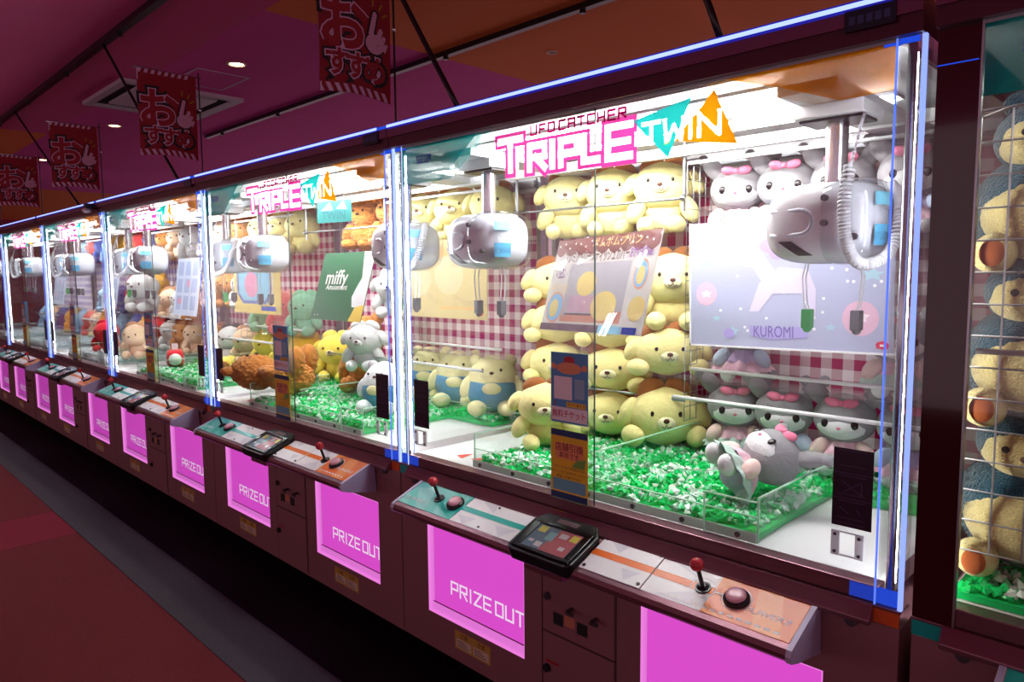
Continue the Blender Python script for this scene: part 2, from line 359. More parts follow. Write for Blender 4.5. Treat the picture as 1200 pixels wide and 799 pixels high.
# ------------------------------------------------------------------ machine prototype (local x -1.8..0, front face y=0)
OFF = (-.9, .45, 0)
def build_machine():
    R = empty('claw_machine', OFF)
    def bd(b, name, mat, parent=None, **k): return b.build(name, mat, parent or R, off=OFF if True else 0, **k)
    # --- lower cabinet, front with two openings and a recessed lane for the doors
    b = MB(); W0, W1, zb, zt = -1.797, -.003, .06, .71
    wins = ((-1.64, -1.13), (-.67, -.16)); z0, z1 = .2, .553
    xs = [W0, -1.64, -1.13, -.67, -.16, W1]
    b.box(W0, W1, .10, .92, zb, zt)                              # carcass
    for i in range(5):
        if i in (1, 3): b.box(xs[i], xs[i + 1], 0, .10, zb, z0); b.box(xs[i], xs[i + 1], 0, .10, z1, zt)
        else: b.box(xs[i], xs[i + 1], 0, .10, zb, zt)
    bd(b, 'cabinet', CAB)
    b = MB(); b.box(W0, -1.55, -.004, 0, .713, .745); b.box(-1.55, -1.2, -.004, 0, .722, .745); bd(b, 'teal_trim', TEAL)
    b = MB(); b.box(-.3, W1, -.004, 0, .713, .745); bd(b, 'orange_trim', pm('orange_trim', lin(214, 92, 34), .4))
    for x in (-1.70, -.10):
        b = MB(); b.cyl((x, -.012, .70), (x, 0, .70), .013, 14); b.cyl((x, -.014, .70), (x, -.012, .70), .007, 6); bd(b, 'lock', SCREW)
    for x in (-1.62, -.18):
        for y in (.12, .8):
            b = MB(); b.box(x - .03, x + .03, y - .03, y + .03, .045, .06); b.cyl((x - .018, y, .028), (x + .018, y, .028), .028, 14); bd(b, 'caster', RUBBER)
    # --- prize windows
    for x0, x1 in wins:
        b = MB(); b.box(x0, x1, .028, .033, z0, z1); w_ = bd(b, 'prize_window', PINKL)
        b = MB(); M = lambda u, v: (u, .0272, v)
        strokes(b, 'PRIZE OUT', x0 + .105, .290, .047, .036, .0075, .0145, M); bd(b, 'lettering', WHITEL, w_)
        b = MB(); b.box(x0, x0 + .004, .002, .028, z0, z1); b.box(x0, x1, .002, .028, z0, z0 + .004); b.box(x1 - .004, x1, .002, .028, z0, z1); b.box(x0, x1, .002, .028, z1 - .004, z1); bd(b, 'window_liner', PINKL2, w_)
        b = MB(); b.box(x0 + .004, x1 - .004, .0225, .0265, z0 + .004, z0 + .03); bd(b, 'lower_lip', PINKL2, w_)
        b = MB(); b.box(x0 + .004, x1 - .004, .021, .0225, z0 + .03, z0 + .034); bd(b, 'lip_line', pm('lip_red', lin(150, 20, 90), .4), w_)
        b = MB(); b.box(x0 + .004, x1 - .004, .010, .013, z0 + .004, z1 - .004); bd(b, 'flap_pane', glassy('flap_acrylic', (.97, .95, .98, 1), extra=.01), w_)
        b = MB(); b.box(x0 + .155, x0 + .345, -.0015, 0, .11, .178); lb = bd(b, 'warning_label', pm('label_yellow', lin(190, 150, 60), .6))
        b = MB(); M = lambda u, v: (u, -.0018, v)
        for k in range(2): b.poly(rect(x0 + .163 + .092 * k, x0 + .245 + .092 * k, .117, .150), M)
        bd(b, 'label_panel', pm('label_cream', lin(205, 190, 165), .6), lb)
        b = MB(); M = lambda u, v: (u, -.0021, v)
        for k in range(2):
            b = MB()
            for j in range(3): b.poly(rect(x0 + .17 + .092 * k, x0 + .23 + .092 * k - j * .01, .122 + j * .009, .125 + j * .009), M)
            write(b, '注意', x0 + .205 + .092 * k, .163, .022, M)
            bd(b, 'label_text', pm('label_ink', lin(70, 30, 30), .6), lb)
    # --- coin doors
    b = MB(); b.box(-1.043, -.76, -.004, 0, .342, .60); d = bd(b, 'coin_door', CAB, bevel=.0015)
    for x in (-.918, -.824): q = MB(); q.cyl((x, -.03, .449), (x, -.004, .449), .006, 10); q.box(x - .003, x + .024, -.036, -.028, .442, .452); bd(q, 'coin_lever', SCREW, d)
    for x in (-.977, -.88): q = MB(); q.box(x - .019, x + .019, -.0052, -.004, .377, .413); bd(q, 'coin_return', RUBBER, d); q = MB(); q.box(x - .021, x + .021, -.0046, -.0039, .375, .415); bd(q, 'return_frame', SCREW, d)
    q = MB(); q.box(-.95, -.91, -.005, -.004, .385, .418); bd(q, 'price_label', pm('label_orange', lin(196, 120, 90), .6), d)
    q = MB(); q.cyl((-1.02, -.014, .46), (-1.02, -.004, .46), .012, 14); q.cyl((-1.02, -.016, .46), (-1.02, -.014, .46), .006, 8); bd(q, 'door_lock', SCREW, d)
    b = MB(); b.box(-1.043, -.76, -.004, 0, .08, .335); d = bd(b, 'service_door', CAB, bevel=.0015)
    q = MB(); q.cyl((-1.022, -.016, .219), (-1.022, -.004, .219), .013, 14); bd(q, 'door_lock', RUBBER, d)
    q = MB(); q.box(-1.03, -.975, -.005, -.004, .238, .246); bd(q, 'red_label', pm('label_red', lin(160, 20, 30), .5), d)
    b = MB(); b.box(-1.05, -1.046, -.0015, 0, .07, .61); b.box(-.757, -.753, -.0015, 0, .07, .61); b.box(-1.05, -.753, -.0015, 0, .3365, .3405); bd(b, 'door_seam', pm('seam_dark', lin(60, 40, 44), .7))
    # --- sill and lower glass frame
    b = MB(); b.box(-1.8, 0, -.006, .05, .745, .752); b.box(-1.75, -.05, .004, .05, .752, .79); b.prism([(-.03, .722), (-.006, .752), (.0, .752), (.0, .71), (-.03, .71)], -1.74, -.055); bd(b, 'sill', MAUVE, bevel=.002)
    b = MB(); b.box(-1.005, -.94, -.0075, -.006, .7465, .7515); bd(b, 'sill_label', pm('label_yellow2', lin(200, 160, 30), .5))
    # --- control panel
    yb, zb2, yf, zf = -.012, .722, -.150, .668
    prof = [(yb, zb2), (yf, zf), (yf - .012, zf - .006), (yf - .018, zf - .017), (yf - .016, zf - .028), (yf - .008, zf - .036), (yf + .02, zf - .042), (-.002, .615), (-.002, zb2)]
    b = MB(); b.prism(prof, -1.622, -.178); cp = bd(b, 'control_panel', MAUVE)
    for x0, x1 in ((-1.634, -1.6215), (-.1785, -.166)):
        b = MB(); b.prism([(yb, zb2 + .003), (yf, zf + .003), (yf - .015, zf - .004), (yf - .021, zf - .018), (yf - .016, zf - .034), (yf + .02, zf - .046), (-.002, .595)], x0, x1); bd(b, 'end_cap', LAV, cp)
    sl = (zf - zb2) / (yf - yb); nn = Vector((0, sl, -1)).normalized() * -1
    def MP(h): return lambda u, v: (u, yb + (yf - yb) * v + nn.y * h, zb2 + (zf - zb2) * v + nn.z * h)
    def deck(x0, x1, v0, v1, mat, name, h0=0.0, h1=.0015, parent=cp):
        b = MB(); b.slab(rect(x0, x1, v0, v1), MP(h1), MP(h0)); return bd(b, name, mat, parent)
    def prints(polys, mat, name, h):
        for p in polys: b = MB(); b.poly(p, MP(h)); bd(b, name, mat, cp)
    deck(-1.62, -1.335, .02, .98, TEAL, 'teal_deck'); deck(-1.332, -1.035, .02, .98, PLATE, 'grey_deck')
    deck(-.775, -.575, .02, .98, PLATE, 'grey_cover', 0, .003); deck(-.572, -.40, .02, .98, PLATE, 'grey_deck'); deck(-.40, -.18, .02, .98, ORANGE, 'orange_deck')
    prints([[(-1.62, .55), (-1.56, .98), (-1.62, .98)], [(-1.6, .35), (-1.52, .2), (-1.47, .98), (-1.52, .98)], [(-1.42, .02), (-1.36, .02), (-1.335, .5)], [(-1.44, .7), (-1.335, .98), (-1.42, .98)]], TEAL2, 'teal_facet', .002)
    prints([[(-.40, .02), (-.33, .02), (-.40, .45)], [(-.31, .02), (-.25, .02), (-.2, .98), (-.27, .98)], [(-.40, .7), (-.35, .98), (-.40, .98)]], ORANGE2, 'orange_facet', .002)
    prints([[(-1.3, .1), (-1.22, .02), (-1.2, .4)], [(-1.15, .7), (-1.06, .65), (-1.1, .98)], [(-1.32, .75), (-1.24, .7), (-1.27, .98)], [(-.55, .1), (-.47, .02), (-.45, .35)], [(-.53, .95), (-.45, .65), (-.42, .95)]], PLATE2, 'grey_facet', .002)
    prints([[(-.75, .1), (-.68, .05), (-.70, .36)], [(-.66, .68), (-.6, .65), (-.63, .93)]], PLATE2, 'cover_facet', .0034)
    prints([rect(-1.40, -1.035, .45, .60)], TEAL, 'teal_stripe', .0024); prints([rect(-.572, -.40, .42, .58)], ORANGE, 'orange_stripe', .0024); prints([rect(-.775, -.575, .42, .58)], ORANGE, 'cover_stripe', .0036)
    for px in (-.765, -.585):
        for v in (.10, .90): q = MB(); q.cyl(MP(.003)(px, v), MP(.0052)(px, v), .0055, 10); bd(q, 'screw', BLACK, cp)
    for px, v in ((-1.2, .2), (-1.2, .9)): q = MB(); q.cyl(MP(.0015)(px, v), MP(.004)(px, v), .004, 8); bd(q, 'screw', BLACK, cp)
    txt = pm('panel_ink', lin(240, 232, 235), .4)
    b = MB(); MM = lambda u, y: MP(.0026)(u, 1 - y / .148); strokes(b, 'PLAYER 2', -.305, .050, .013, .0105, .0022, .005, MM)
    for k in range(16): b.poly(rect(-.56 + k * .0225, -.545 + k * .0225, .86, .90), MP(.0026)); 
    ring(b, -.428, .5, .034, .0025, lambda u, v: MP(.0028)(u, .5 + (v - .5) / .148)); ring(b, -.338, .5, .037, .0025, lambda u, v: MP(.0028)(u, .5 + (v - .5) / .148)); b.poly(rect(-.396, -.373, .49, .52), MP(.0027))
    bd(b, 'panel_lettering', txt, cp)
    b = MB(); strokes(b, 'PLAYER 1', -1.605, .030, .013, .0105, .0022, .005, MM); bd(b, 'panel_lettering', txt, cp)
    for jx, bx in ((-1.463, -1.375), (-.428, -.338)):
        P0, P1 = Vector(MP(.001)(jx, .5)), Vector(MP(.06)(jx, .5))
        b = MB(); b.cyl(P0, MP(.006)(jx, .5), .020, 20); b.cyl(MP(.006)(jx, .5), MP(.012)(jx, .5), .016, 20, .008); b.cyl(P0, P1 + Vector((-.006, .004, 0)), .0055, 12); j = bd(b, 'joystick', BLACK, cp, smooth=False)
        b = MB(); b.ell(Vector(MP(.072)(jx, .5)) + Vector((-.007, .005, 0)), (.0175,) * 3, n=24, m=16); bd(b, 'ball_top', RED_BALL, cp, smooth=True)
        A = Vector(MP(.0)(bx, .5)); ax = (Vector(MP(1)(bx, .5)) - A).normalized(); T = Matrix.Translation(A) @ Vector((0, 0, 1)).rotation_difference(ax).to_matrix().to_4x4()
        b = MB(); q = MB(); q.lathe([(.0, .014), (.020, .014), (.030, .012), (.032, .008), (.032, 0)], n=28); b.add(q.v, q.f, T); bd(b, 'button_ring', BLACK, cp, smooth=True)
        b = MB(); q = MB(); q.lathe([(0, .0235), (.013, .023), (.021, .021), (.0245, .017), (.0245, .012)], n=28); b.add(q.v, q.f, T); bd(b, 'push_button', pm('button_pink', lin(226, 168, 186), .2, coat=.4), cp, smooth=True)
    # --- touch terminal in the middle
    def MT(h): return lambda u, v: (u, yb + (yf - yb) * v + nn.y * h, zb2 + (zf - zb2) * v + nn.z * h)
    b = MB(); o8 = [(-1.03, .25), (-1.0, -.02), (-.81, -.02), (-.78, .25), (-.782, 1.12), (-.80, 1.24), (-1.01, 1.24), (-1.03, 1.12)]
    b.slab(o8, MT(.020), MT(-.02)); tt = bd(b, 'touch_terminal', BLACK, bevel=.004)
    b = MB(); fr = [(-1.012, .28, -.79, .36), (-1.012, 1.06, -.79, 1.15), (-1.012, .36, -.985, 1.06), (-.815, .36, -.79, 1.06)]
    for u0, v0, u1, v1 in fr: b.slab(rect(u0, u1, v0, v1), MT(.027), MT(.020))
    bd(b, 'bezel', pm('bezel_gloss', lin(14, 14, 16), .15), tt, bevel=.002)
    b = MB(); b.slab(rect(-.985, -.815, .36, 1.06), MT(.0225), MT(.0205)); bd(b, 'screen', pm('screen_dark', lin(96, 118, 134), .15), tt)
    scr = ((pm('screen_red', lin(176, 92, 100), .15), [[(-.90, .38), (-.82, .38), (-.82, 1.04), (-.92, 1.04)]], .0228), (pm('screen_teal', lin(120, 164, 172), .15), [rect(-.93, -.90, .5, .75)], .0229),
           (pm('screen_yellow', lin(206, 200, 92), .15), [rect(-.975, -.945, .40, .58), rect(-.85, -.823, .42, .60)], .0231), (pm('screen_white', lin(196, 190, 196), .15), [rect(-.975, -.955, .82, .9), rect(-.945, -.92, .84, .98), rect(-.89, -.86, .46, .6), rect(-.86, -.84, .8, .9)], .0231))
    for mt, ps, h in scr:
        for p_ in ps: b = MB(); b.poly(p_, MT(h)); bd(b, 'screen_image', mt, tt)
    b = MB(); b.poly(rect(-.945, -.865, .08, .20), MT(.0206)); bd(b, 'terminal_label', pm('terminal_label', lin(150, 132, 140), .4), tt)
    b = MB(); b.box(-.98, -.83, -.155, -.02, .61, .632); bd(b, 'terminal_bracket', MAUVE)
    # --- corner columns with lit acrylic edges
    for sgn, xc in ((1, 0.0), (-1, -1.8)):
        X = lambda d: xc - sgn * d
        def bx(b, a, c, y0, y1, z0, z1): b.box(min(X(a), X(c)), max(X(a), X(c)), y0, y1, z0, z1)
        b = MB(); bx(b, .001, .05, 0, .003, .752, 1.957); bx(b, .001, .004, .003, .05, .752, 1.957); bd(b, 'column_acrylic', ACRYL)
        b = MB(); bx(b, .0, .008 if sgn > 0 else .003, -.003, .0, .752, 1.957); bx(b, -.0, .002, .0, .009, .752, 1.957); bd(b, 'corner_led', LED_BL if sgn > 0 else LED_W)
        b = MB(); bx(b, .0525, .0562 if sgn > 0 else .0555, -.003, .0, .752, 1.957); bd(b, 'edge_led', LED_B if sgn > 0 else LED_W)
        if sgn < 0: b = MB(); bx(b, .083, .086, .002, .004, .80, 1.95); bd(b, 'inner_blue_line', LED_B)  # thin emissive blue line just inside the left column
        b = MB(); b.cyl((X(.03), .018, .755), (X(.03), .018, 1.955), .009, 14); bd(b, 'column_post', CHROME, smooth=True)
        b = MB(); bx(b, .023, .037, .0285, .0335, .80, 1.93); bd(b, 'column_lamp', COLLAMP)
        b = MB(); bx(b, .004, .11, .004, .012, .754, .788); bd(b, 'foot_glow', LED_DIM)
        b = MB(); bx(b, .012, .08, -.0015, -.0005, 1.944, 1.956); bd(b, 'top_glow', LED_DIM)
        b = MB(); bx(b, .05, .053, .01, .9, .79, 1.955); bd(b, 'side_pane', GLASS)
        b = MB(); bx(b, .035, .06, .86, .9, .72, 1.957); bd(b, 'rear_post', STEEL)
    # --- front sliding panes, print and stickers
    b = MB(); b.box(-1.75, -.845, .008, .012, .785, 1.957); bd(b, 'glass_pane', GLASS)
    b = MB(); b.box(-1.0, -.05, .0, .004, .785, 1.957); gp = bd(b, 'glass_pane', GLASS)
    b = MB(); b.box(-.8465, -.8445, .0075, .0125, .785, 1.957); bd(b, 'pane_edge', pm('pane_edge_dark', lin(60, 84, 80), .2))
    b = MB(); b.box(-1.75, -.05, -.002, .012, 1.950, 1.957); bd(b, 'top_glazing_bar', STEEL)
    def MG(h): return lambda u, v: (u, -h, v)
    def dec(polys, mat, name, h=.0012):
        b = MB()
        for p_ in polys: b.poly(p_, MG(h))
        return bd(b, name, mat)
    dec([[(-1.745, 1.95), (-1.33, 1.95), (-1.42, 1.885), (-1.52, 1.815), (-1.745, 1.815)]], film('print_teal_deep', lin(0, 150, 150), .72), 'teal_corner_print')
    dec([[(-1.33, 1.95), (-1.26, 1.95), (-1.36, 1.885), (-1.47, 1.815), (-1.52, 1.815), (-1.42, 1.885)]], film('print_teal_pale', lin(60, 200, 196), .3), 'teal_fade_print')
    dec([[(-.44, 1.95), (-.055, 1.95), (-.055, 1.855), (-.165, 1.853), (-.30, 1.905)]], film('print_amber', lin(236, 148, 10), .8), 'amber_corner_print')
    dec([[(-.50, 1.95), (-.44, 1.95), (-.30, 1.905), (-.165, 1.853), (-.22, 1.853), (-.36, 1.905)]], film('print_amber_pale', lin(240, 190, 110), .3), 'amber_fade_print')
    dec([[(-.612, 1.815), (-.585, 1.845), (-.592, 1.818)]], film('print_lime', lin(190, 210, 20), .9), 'lime_chip', .0016)
    # SEGA mark, UFO CATCHER, TRIPLE, TWIN
    b = MB(); strokes(b, 'SEGA', -1.655, 1.887, .022, .014, .005, .0075, MG(.0018)); bd(b, 'maker_mark', film('print_blue', lin(20, 70, 180), 1))
    b = MB(); strokes(b, 'UFO CATCHER', -1.086, 1.907, .026, .0232, .0064, .0128, MG(.0018)); bd(b, 'logo_lettering', film('print_magenta', lin(176, 0, 92), 1))
    pink = film('print_pink', lin(240, 70, 165), 1); wht = film('print_white', lin(255, 250, 255), .8, .5)
    T0 = [('T', -1.222, 1.812, .092, .092), ('R', -1.092, 1.806, .068, .062), ('I', -1.005, 1.806, .068, .04), ('P', -.965, 1.806, .068, .062), ('L', -.878, 1.806, .068, .05), ('E', -.792, 1.803, .083, .075)]
    fat = [r for ch, u, v, h, cw in T0 for r in seg_rects(ch, u, v, h, cw if ch != 'I' else .012, .046)]; thin = [r for ch, u, v, h, cw in T0 for r in seg_rects(ch, u, v, h, cw if ch != 'I' else .012, .0215)]
    b = MB(); raster(b, (-1.26, -.67, 1.775, 1.945), lambda x, y: inside(fat, x, y) and not inside(thin, x, y), MG(.0016)); bd(b, 'logo_lettering', pink)
    b = MB(); raster(b, (-1.26, -.67, 1.775, 1.945), lambda x, y: inside(thin, x, y), MG(.0016)); bd(b, 'logo_lettering', wht)
    tw = [r for k, ch in enumerate('TWIN') for r in seg_rects(ch, (-.674, -.608, -.538, -.507)[k], 1.824, .054, (.050, .056, .012, .056)[k], .0105)]
    TT, TO = [(-.71, 1.893), (-.53, 1.924), (-.597, 1.782)], [(-.467, 1.932), (-.402, 1.793), (-.578, 1.822)]
    b = MB(); raster(b, (-.71, -.53, 1.782, 1.924), lambda x, y: tri_in(TT, x, y) and not inside(tw, x, y) and not tri_in(TO, x, y), MG(.0016)); bd(b, 'turquoise_triangle', film('print_turquoise', lin(40, 200, 194), 1))
    b = MB(); raster(b, (-.578, -.402, 1.793, 1.932), lambda x, y: tri_in(TO, x, y) and not inside(tw, x, y), MG(.0016)); bd(b, 'orange_triangle', film('print_orange', lin(252, 160, 14), 1))
    b = MB(); raster(b, (-.69, -.43, 1.815, 1.885), lambda x, y: inside(tw, x, y), MG(.0016)); bd(b, 'logo_lettering', wht)
    for x0, fl in ((-1.7, 1), (-.152, 0)):
        b = MB(); b.box(x0, x0 + .085, -.002, -.0002, .911, 1.09); ds = bd(b, 'instruction_sticker', DARKST)
        b = MB(); M = MG(.0024)
        for z in (.975, 1.033): b.poly(rect(x0 + .003, x0 + .082, z, z + .0015), M)
        for z in (1.085, 1.05, 1.027, .985, .969, .93, .918): b.poly(rect(x0 + .012, x0 + .07, z, z + .0015), M)
        for a, c in (((.02, 1.015), (.062, .988)), ((.024, .99), (.06, 1.016)), ((.016, .955), (.036, .942)), ((.052, .955), (.062, .942)), ((.062, 1.016), (.062, .988))):
            p_, q_ = Vector((x0 + a[0], a[1])), Vector((x0 + c[0], c[1])); e = (q_ - p_).normalized(); n_ = Vector((-e.y, e.x)) * .0009
            b.poly([tuple(p_ - n_), tuple(q_ - n_), tuple(q_ + n_), tuple(p_ + n_)], M)
        bd(b, 'sticker_lettering', DARKST2, ds)
        b = MB()
        xa = x0 + .001
        b.box(xa, xa + .018, -.006, -.0002, .842, .9); b.box(xa + .052, xa + .07, -.006, -.0002, .842, .9); b.box(xa + .018, xa + .052, -.004, -.0002, .842, .846); b.box(xa + .018, xa + .052, -.004, -.0002, .896, .9)
        hd = bd(b, 'pane_handle', film('handle_white', lin(238, 238, 244), .85, .6), bevel=.001)
        for dx in (.009, .061):
            for z in (.851, .891): q = MB(); q.cyl((xa + dx, -.0085, z), (xa + dx, -.006, z), .004, 8); bd(q, 'handle_screw', SCREW, hd)
    # --- header
    b = MB(); b.box(-1.798, -.002, -.03, .92, 1.995, 2.030); hd = bd(b, 'header', HEAD)
    b = MB(); b.box(-1.798, -.002, -.022, .92, 1.957, 1.995); bd(b, 'header_lower', HEAD2)
    b = MB(); b.box(-1.79, -.055, -.037, -.031, 2.0295, 2.0385); bd(b, 'header_led', LED_TOP)
    b = MB(); b.box(-1.79, -.055, -.034, -.028, 2.024, 2.043); bd(b, 'led_halo', emis('led_halo', (.035, .03, .62, 1), .55))  # blue glow around the header strip, put in as a wider emissive box
    b = MB(); b.box(-.055, -.002, -.035, -.028, 2.029, 2.038); b.box(-1.798, -1.79, -.035, -.028, 2.029, 2.038); bd(b, 'led_joint', LED_DIM)
    b = MB(); b.box(-.15, -.05, -.034, -.03, 1.983, 2.026); pl = bd(b, 'header_plate', pm('plate_navy', lin(14, 16, 44), .3))
    b = MB()
    for k in range(5): b.poly(rect(-.14 + k * .017, -.128 + k * .017, 1.995, 2.012), lambda u, v: (u, -.0345, v))
    bd(b, 'plate_lettering', pm('plate_ink', lin(50, 60, 110), .4), pl)
    # --- interior shell
    b = MB(); b.box(-1.75, -.05, .05, .9, .74, .79); bd(b, 'play_floor', WHITE)
    b = MB(); b.box(-1.765, -.035, .895, .915, .74, 1.955); bd(b, 'rear_panel', WHITE)
    b = MB(); b.box(-1.75, -.05, .012, .9, 1.945, 1.956); bd(b, 'cabin_ceiling', WHITE)
    for y0, y1, x0, x1 in ((.13, .18, -1.45, -.38), (.42, .47, -1.60, -.20)):
        b = MB(); b.box(x0 - .02, x1 + .02, y0 - .015, y1 + .015, 1.937, 1.945); hs = bd(b, 'lamp_housing', WHITE)
        b = MB(); b.box(x0, x1, y0, y1, 1.922, 1.937); bd(b, 'lamp_tube', LIGHT, hs)
    for y in (.56, .84):
        b = MB(); b.box(-1.74, -.06, y, y + .025, 1.885, 1.92); bd(b, 'gantry_rail', STEEL if y > .6 else WHITE)
    b = MB(); b.box(-1.74, -.06, .855, .89, 1.87, 1.945); bd(b, 'rear_valance', WHITE)
    # --- dividers in the field
    b = MB(); b.box(-.902, -.898, .07, .88, .79, .93); bd(b, 'field_divider', ACRYL); b = MB(); b.box(-.9025, -.8975, .07, .88, .93, .934); bd(b, 'divider_edge', ACRYLE)
    for x in (-1.44, -.36):
        b = MB(); b.box(x - .002, x + .002, .07, .55, .79, .905); bd(b, 'chute_wall', ACRYL); b = MB(); b.box(x - .0025, x + .0025, .07, .55, .905, .9085); b.box(x - .0025, x + .0025, .067, .07, .79, .907); bd(b, 'wall_edge', ACRYLE)
    for x0, x1 in ((-1.738, -1.44), (-.36, -.062)):
        b = MB(); b.box(x0, x1, .548, .552, .79, .88); bd(b, 'chute_wall', ACRYL); b = MB(); b.box(x0, x1, .5475, .5525, .88, .882); bd(b, 'wall_edge', ACRYLE)
    b = MB(); b.box(-1.44, -.36, .064, .068, .79, .855); bd(b, 'front_guard', ACRYL); b = MB(); b.box(-1.44, -.36, .0635, .0685, .855, .858); bd(b, 'guard_edge', ACRYLE)
    b = MB(); b.box(-1.44, -.36, .058, .0635, .79, .815); gb = bd(b, 'guard_strip', film('strip_white', lin(236, 240, 240), .92, .6))
    for k in range(7):
        x = -1.40 + k * .165; q = MB(); q.cyl((x, .054, .8025), (x, .058, .8025), .0075, 12); q.cyl((x, .0535, .8025), (x, .054, .8025), .004, 6); bd(q, 'bolt', SCREW, gb)
    b = MB(); b.box(-.5, -.355, .045, .049, .79, .90); bd(b, 'front_plate', ACRYL); b = MB(); b.box(-.5, -.355, .0445, .0495, .90, .9035); b.box(-.503, -.5, .0445, .0495, .79, .902); bd(b, 'plate_edge', ACRYLE)
    b = MB(); b.poly([(-1.50, .12), (-1.43, .10), (-1.46, .19)], lambda u, v: (u - .02, v, .7915)); b.poly([(-1.58, .12), (-1.53, .1), (-1.55, .18)], lambda u, v: (u - .02, v, .7915)); bd(b, 'floor_sticker', pm('sticker_red', lin(232, 90, 80), .5))
    # --- wire divider and rails
    b = MB()
    for k in range(7): y = .60 + k * .042; b.cyl((-.9, y, .95), (-.9, y, 1.86), .0014, 6)
    for k in range(19): z = .95 + k * .0505; b.cyl((-.9, .60, z), (-.9, .852, z), .0014, 6)
    bd(b, 'wire_divider', STEEL)
    for z, y in ((1.055, .5), (1.86, .58), (1.14, .62)):
        b = MB(); b.cyl((-.885, y, z), (-.06, y, z), .0065, 10); bd(b, 'shelf_rail', pm('rail_white', lin(238, 238, 240), .3), smooth=True)
    for z, y in ((1.745, .60), (1.02, .62)):
        b = MB(); b.cyl((-1.74, y, z), (-.91, y, z), .005, 10); bd(b, 'shelf_rail', STEEL, smooth=True)
    for x in (-1.735, -.912): b = MB(); b.cyl((x, .60, 1.70), (x, .60, 1.945), .006, 8); b.ell((x, .59, 1.745), (.012, .012, .012), n=10, m=8); bd(b, 'rail_bracket', STEEL)
    for x0, x1, z in ((-1.74, -.91, 1.63), (-.885, -.06, 1.588), (-.885, -.06, 1.095)):
        b = MB(); b.box(x0, x1, .62, .86, z - .004, z); bd(b, 'clear_shelf', ACRYL)
    # --- gantries and claw units
    for i, (gx, gy) in enumerate(((-1.49, .20), (-.262, .25))):
        b = MB(); b.box(gx - .07, gx + .07, .05, .85, 1.895, 1.922); bd(b, 'gantry_beam', WHITE, bevel=.003)
        b = MB(); b.box(gx - .085, gx + .085, gy - .075, gy + .075, 1.862, 1.895); cu = bd(b, 'claw_unit', WHITE, bevel=.004)
        b = MB(); b.box(gx - .075, gx + .075, gy - .055, gy + .055, 1.855, 1.862); bd(b, 'carriage_plate', BLACK, cu)
        b = MB(); b.cyl((gx, gy, 1.69), (gx, gy, 1.855), .027, 24); b.cyl((gx, gy, 1.70), (gx, gy, 1.71), .036, 24); bd(b, 'column', pm('column_chrome', lin(222, 224, 230), .22, .9), cu, smooth=False)
        cz = 1.605; body = pm('claw_white', lin(236, 236, 242), .22, coat=.3)
        b = MB(); b.ell((gx - .01, gy, cz), (.146, .118, .102), n=40, m=28, e=.62); bd(b, 'claw_body', body, cu, smooth=True)
        b = MB(); b.ell((gx + .055, gy, cz), (.090, .122, .106), n=36, m=24, e=.62); bd(b, 'clear_dome', glassy('dome_grey', (.90, .92, .95, 1), rough=.06, extra=.06), cu, smooth=True)
        # moulded recess outline, front window label, slot
        def MBd(u, v, h=0.0):
            e = .62; ux, vz = u / .146, v / .102
            q = max(0.0, 1 - abs(ux) ** (2 / e) - abs(vz) ** (2 / e)); return (gx - .01 + u, gy - .118 * q ** (e / 2) - h, cz + v)
        def lozenge(u0, u1, v0, v1, n=8):
            r = (v1 - v0) / 2; pts = [(u0, v0), (u1 - r, v0)] + [(u1 - r + r * math.sin(PI * k / n), v0 + r - r * math.cos(PI * k / n)) for k in range(1, n)] + [(u1 - r, v1), (u0, v1)]
            return pts
        b = MB(); pts = lozenge(-.112, .0, -.030, .030); b.tube([MBd(u, v, -.001) for u, v in pts], .006, 8); bd(b, 'grip_rim', pm('claw_rim', lin(196, 198, 212), .3), cu, smooth=True)
        b = MB(); [b.slab([(-.088 + .012 * k, -.046 - .009 * k), (-.052 + .012 * k, -.046 - .009 * k), (-.040 + .012 * k, -.055 - .009 * k), (-.076 + .012 * k, -.055 - .009 * k)], lambda u, v: MBd(u, v, .003), lambda u, v: MBd(u, v, -.012)) for k in range(4)]; bd(b, 'lever_slot', BLACK, cu)
        def DM(ph, t, k=1.012):
            e = .62; sg = lambda q: math.copysign(abs(q) ** e, q)
            return (gx + .055 + .090 * k * sg(math.sin(t)) * sg(math.sin(ph)), gy - .122 * k * sg(math.sin(t)) * sg(math.cos(ph)), cz + .106 * k * sg(math.cos(t)))
        for t0, t1, mt in ((1.12, 1.42, 'label_sky'), (1.60, 1.98, 'label_azure')):
            b = MB()
            for q in range(6): b.poly([(.80 + q * .11, t1), (.91 + q * .11, t1), (.91 + q * .11, t0), (.80 + q * .11, t0)], DM)
            bd(b, 'dome_label', pm(mt, lin(120, 200, 226) if mt == 'label_sky' else lin(90, 176, 220), .35), cu)
        for k, (dz, dx) in enumerate(((.055, .02), (-.005, .02), (-.04, .09))):
            q = MB(); q.cyl((gx + dx, gy - .127, cz + dz), (gx + dx, gy - .115, cz + dz), .008, 12); bd(q, 'dome_bolt', SCREW, cu)
        for s_ in (-1, 1):
            ax = gx + s_ * .062
            b = MB()
            for dy in (-.010, .010): b.tube([(ax, gy + dy, 1.52), (ax + s_ * .012, gy + dy, 1.47), (ax + s_ * .006, gy + dy, 1.40), (ax - s_ * .004, gy + dy, 1.375)], .0022, 6)
            bd(b, 'claw_arm', pm('arm_clear', lin(228, 230, 236), .2, .2), cu)
            b = MB(); b.box(ax - .012, ax + .012, gy - .014, gy + .014, 1.335, 1.385); b.ell((ax, gy, 1.335), (.012, .014, .012), n=10, m=6); bd(b, 'claw_tip', pm('tip_grey', lin(96, 98, 104), .4) if s_ > 0 or i == 0 else pm('tip_green', lin(70, 170, 100), .4), cu, bevel=.002)
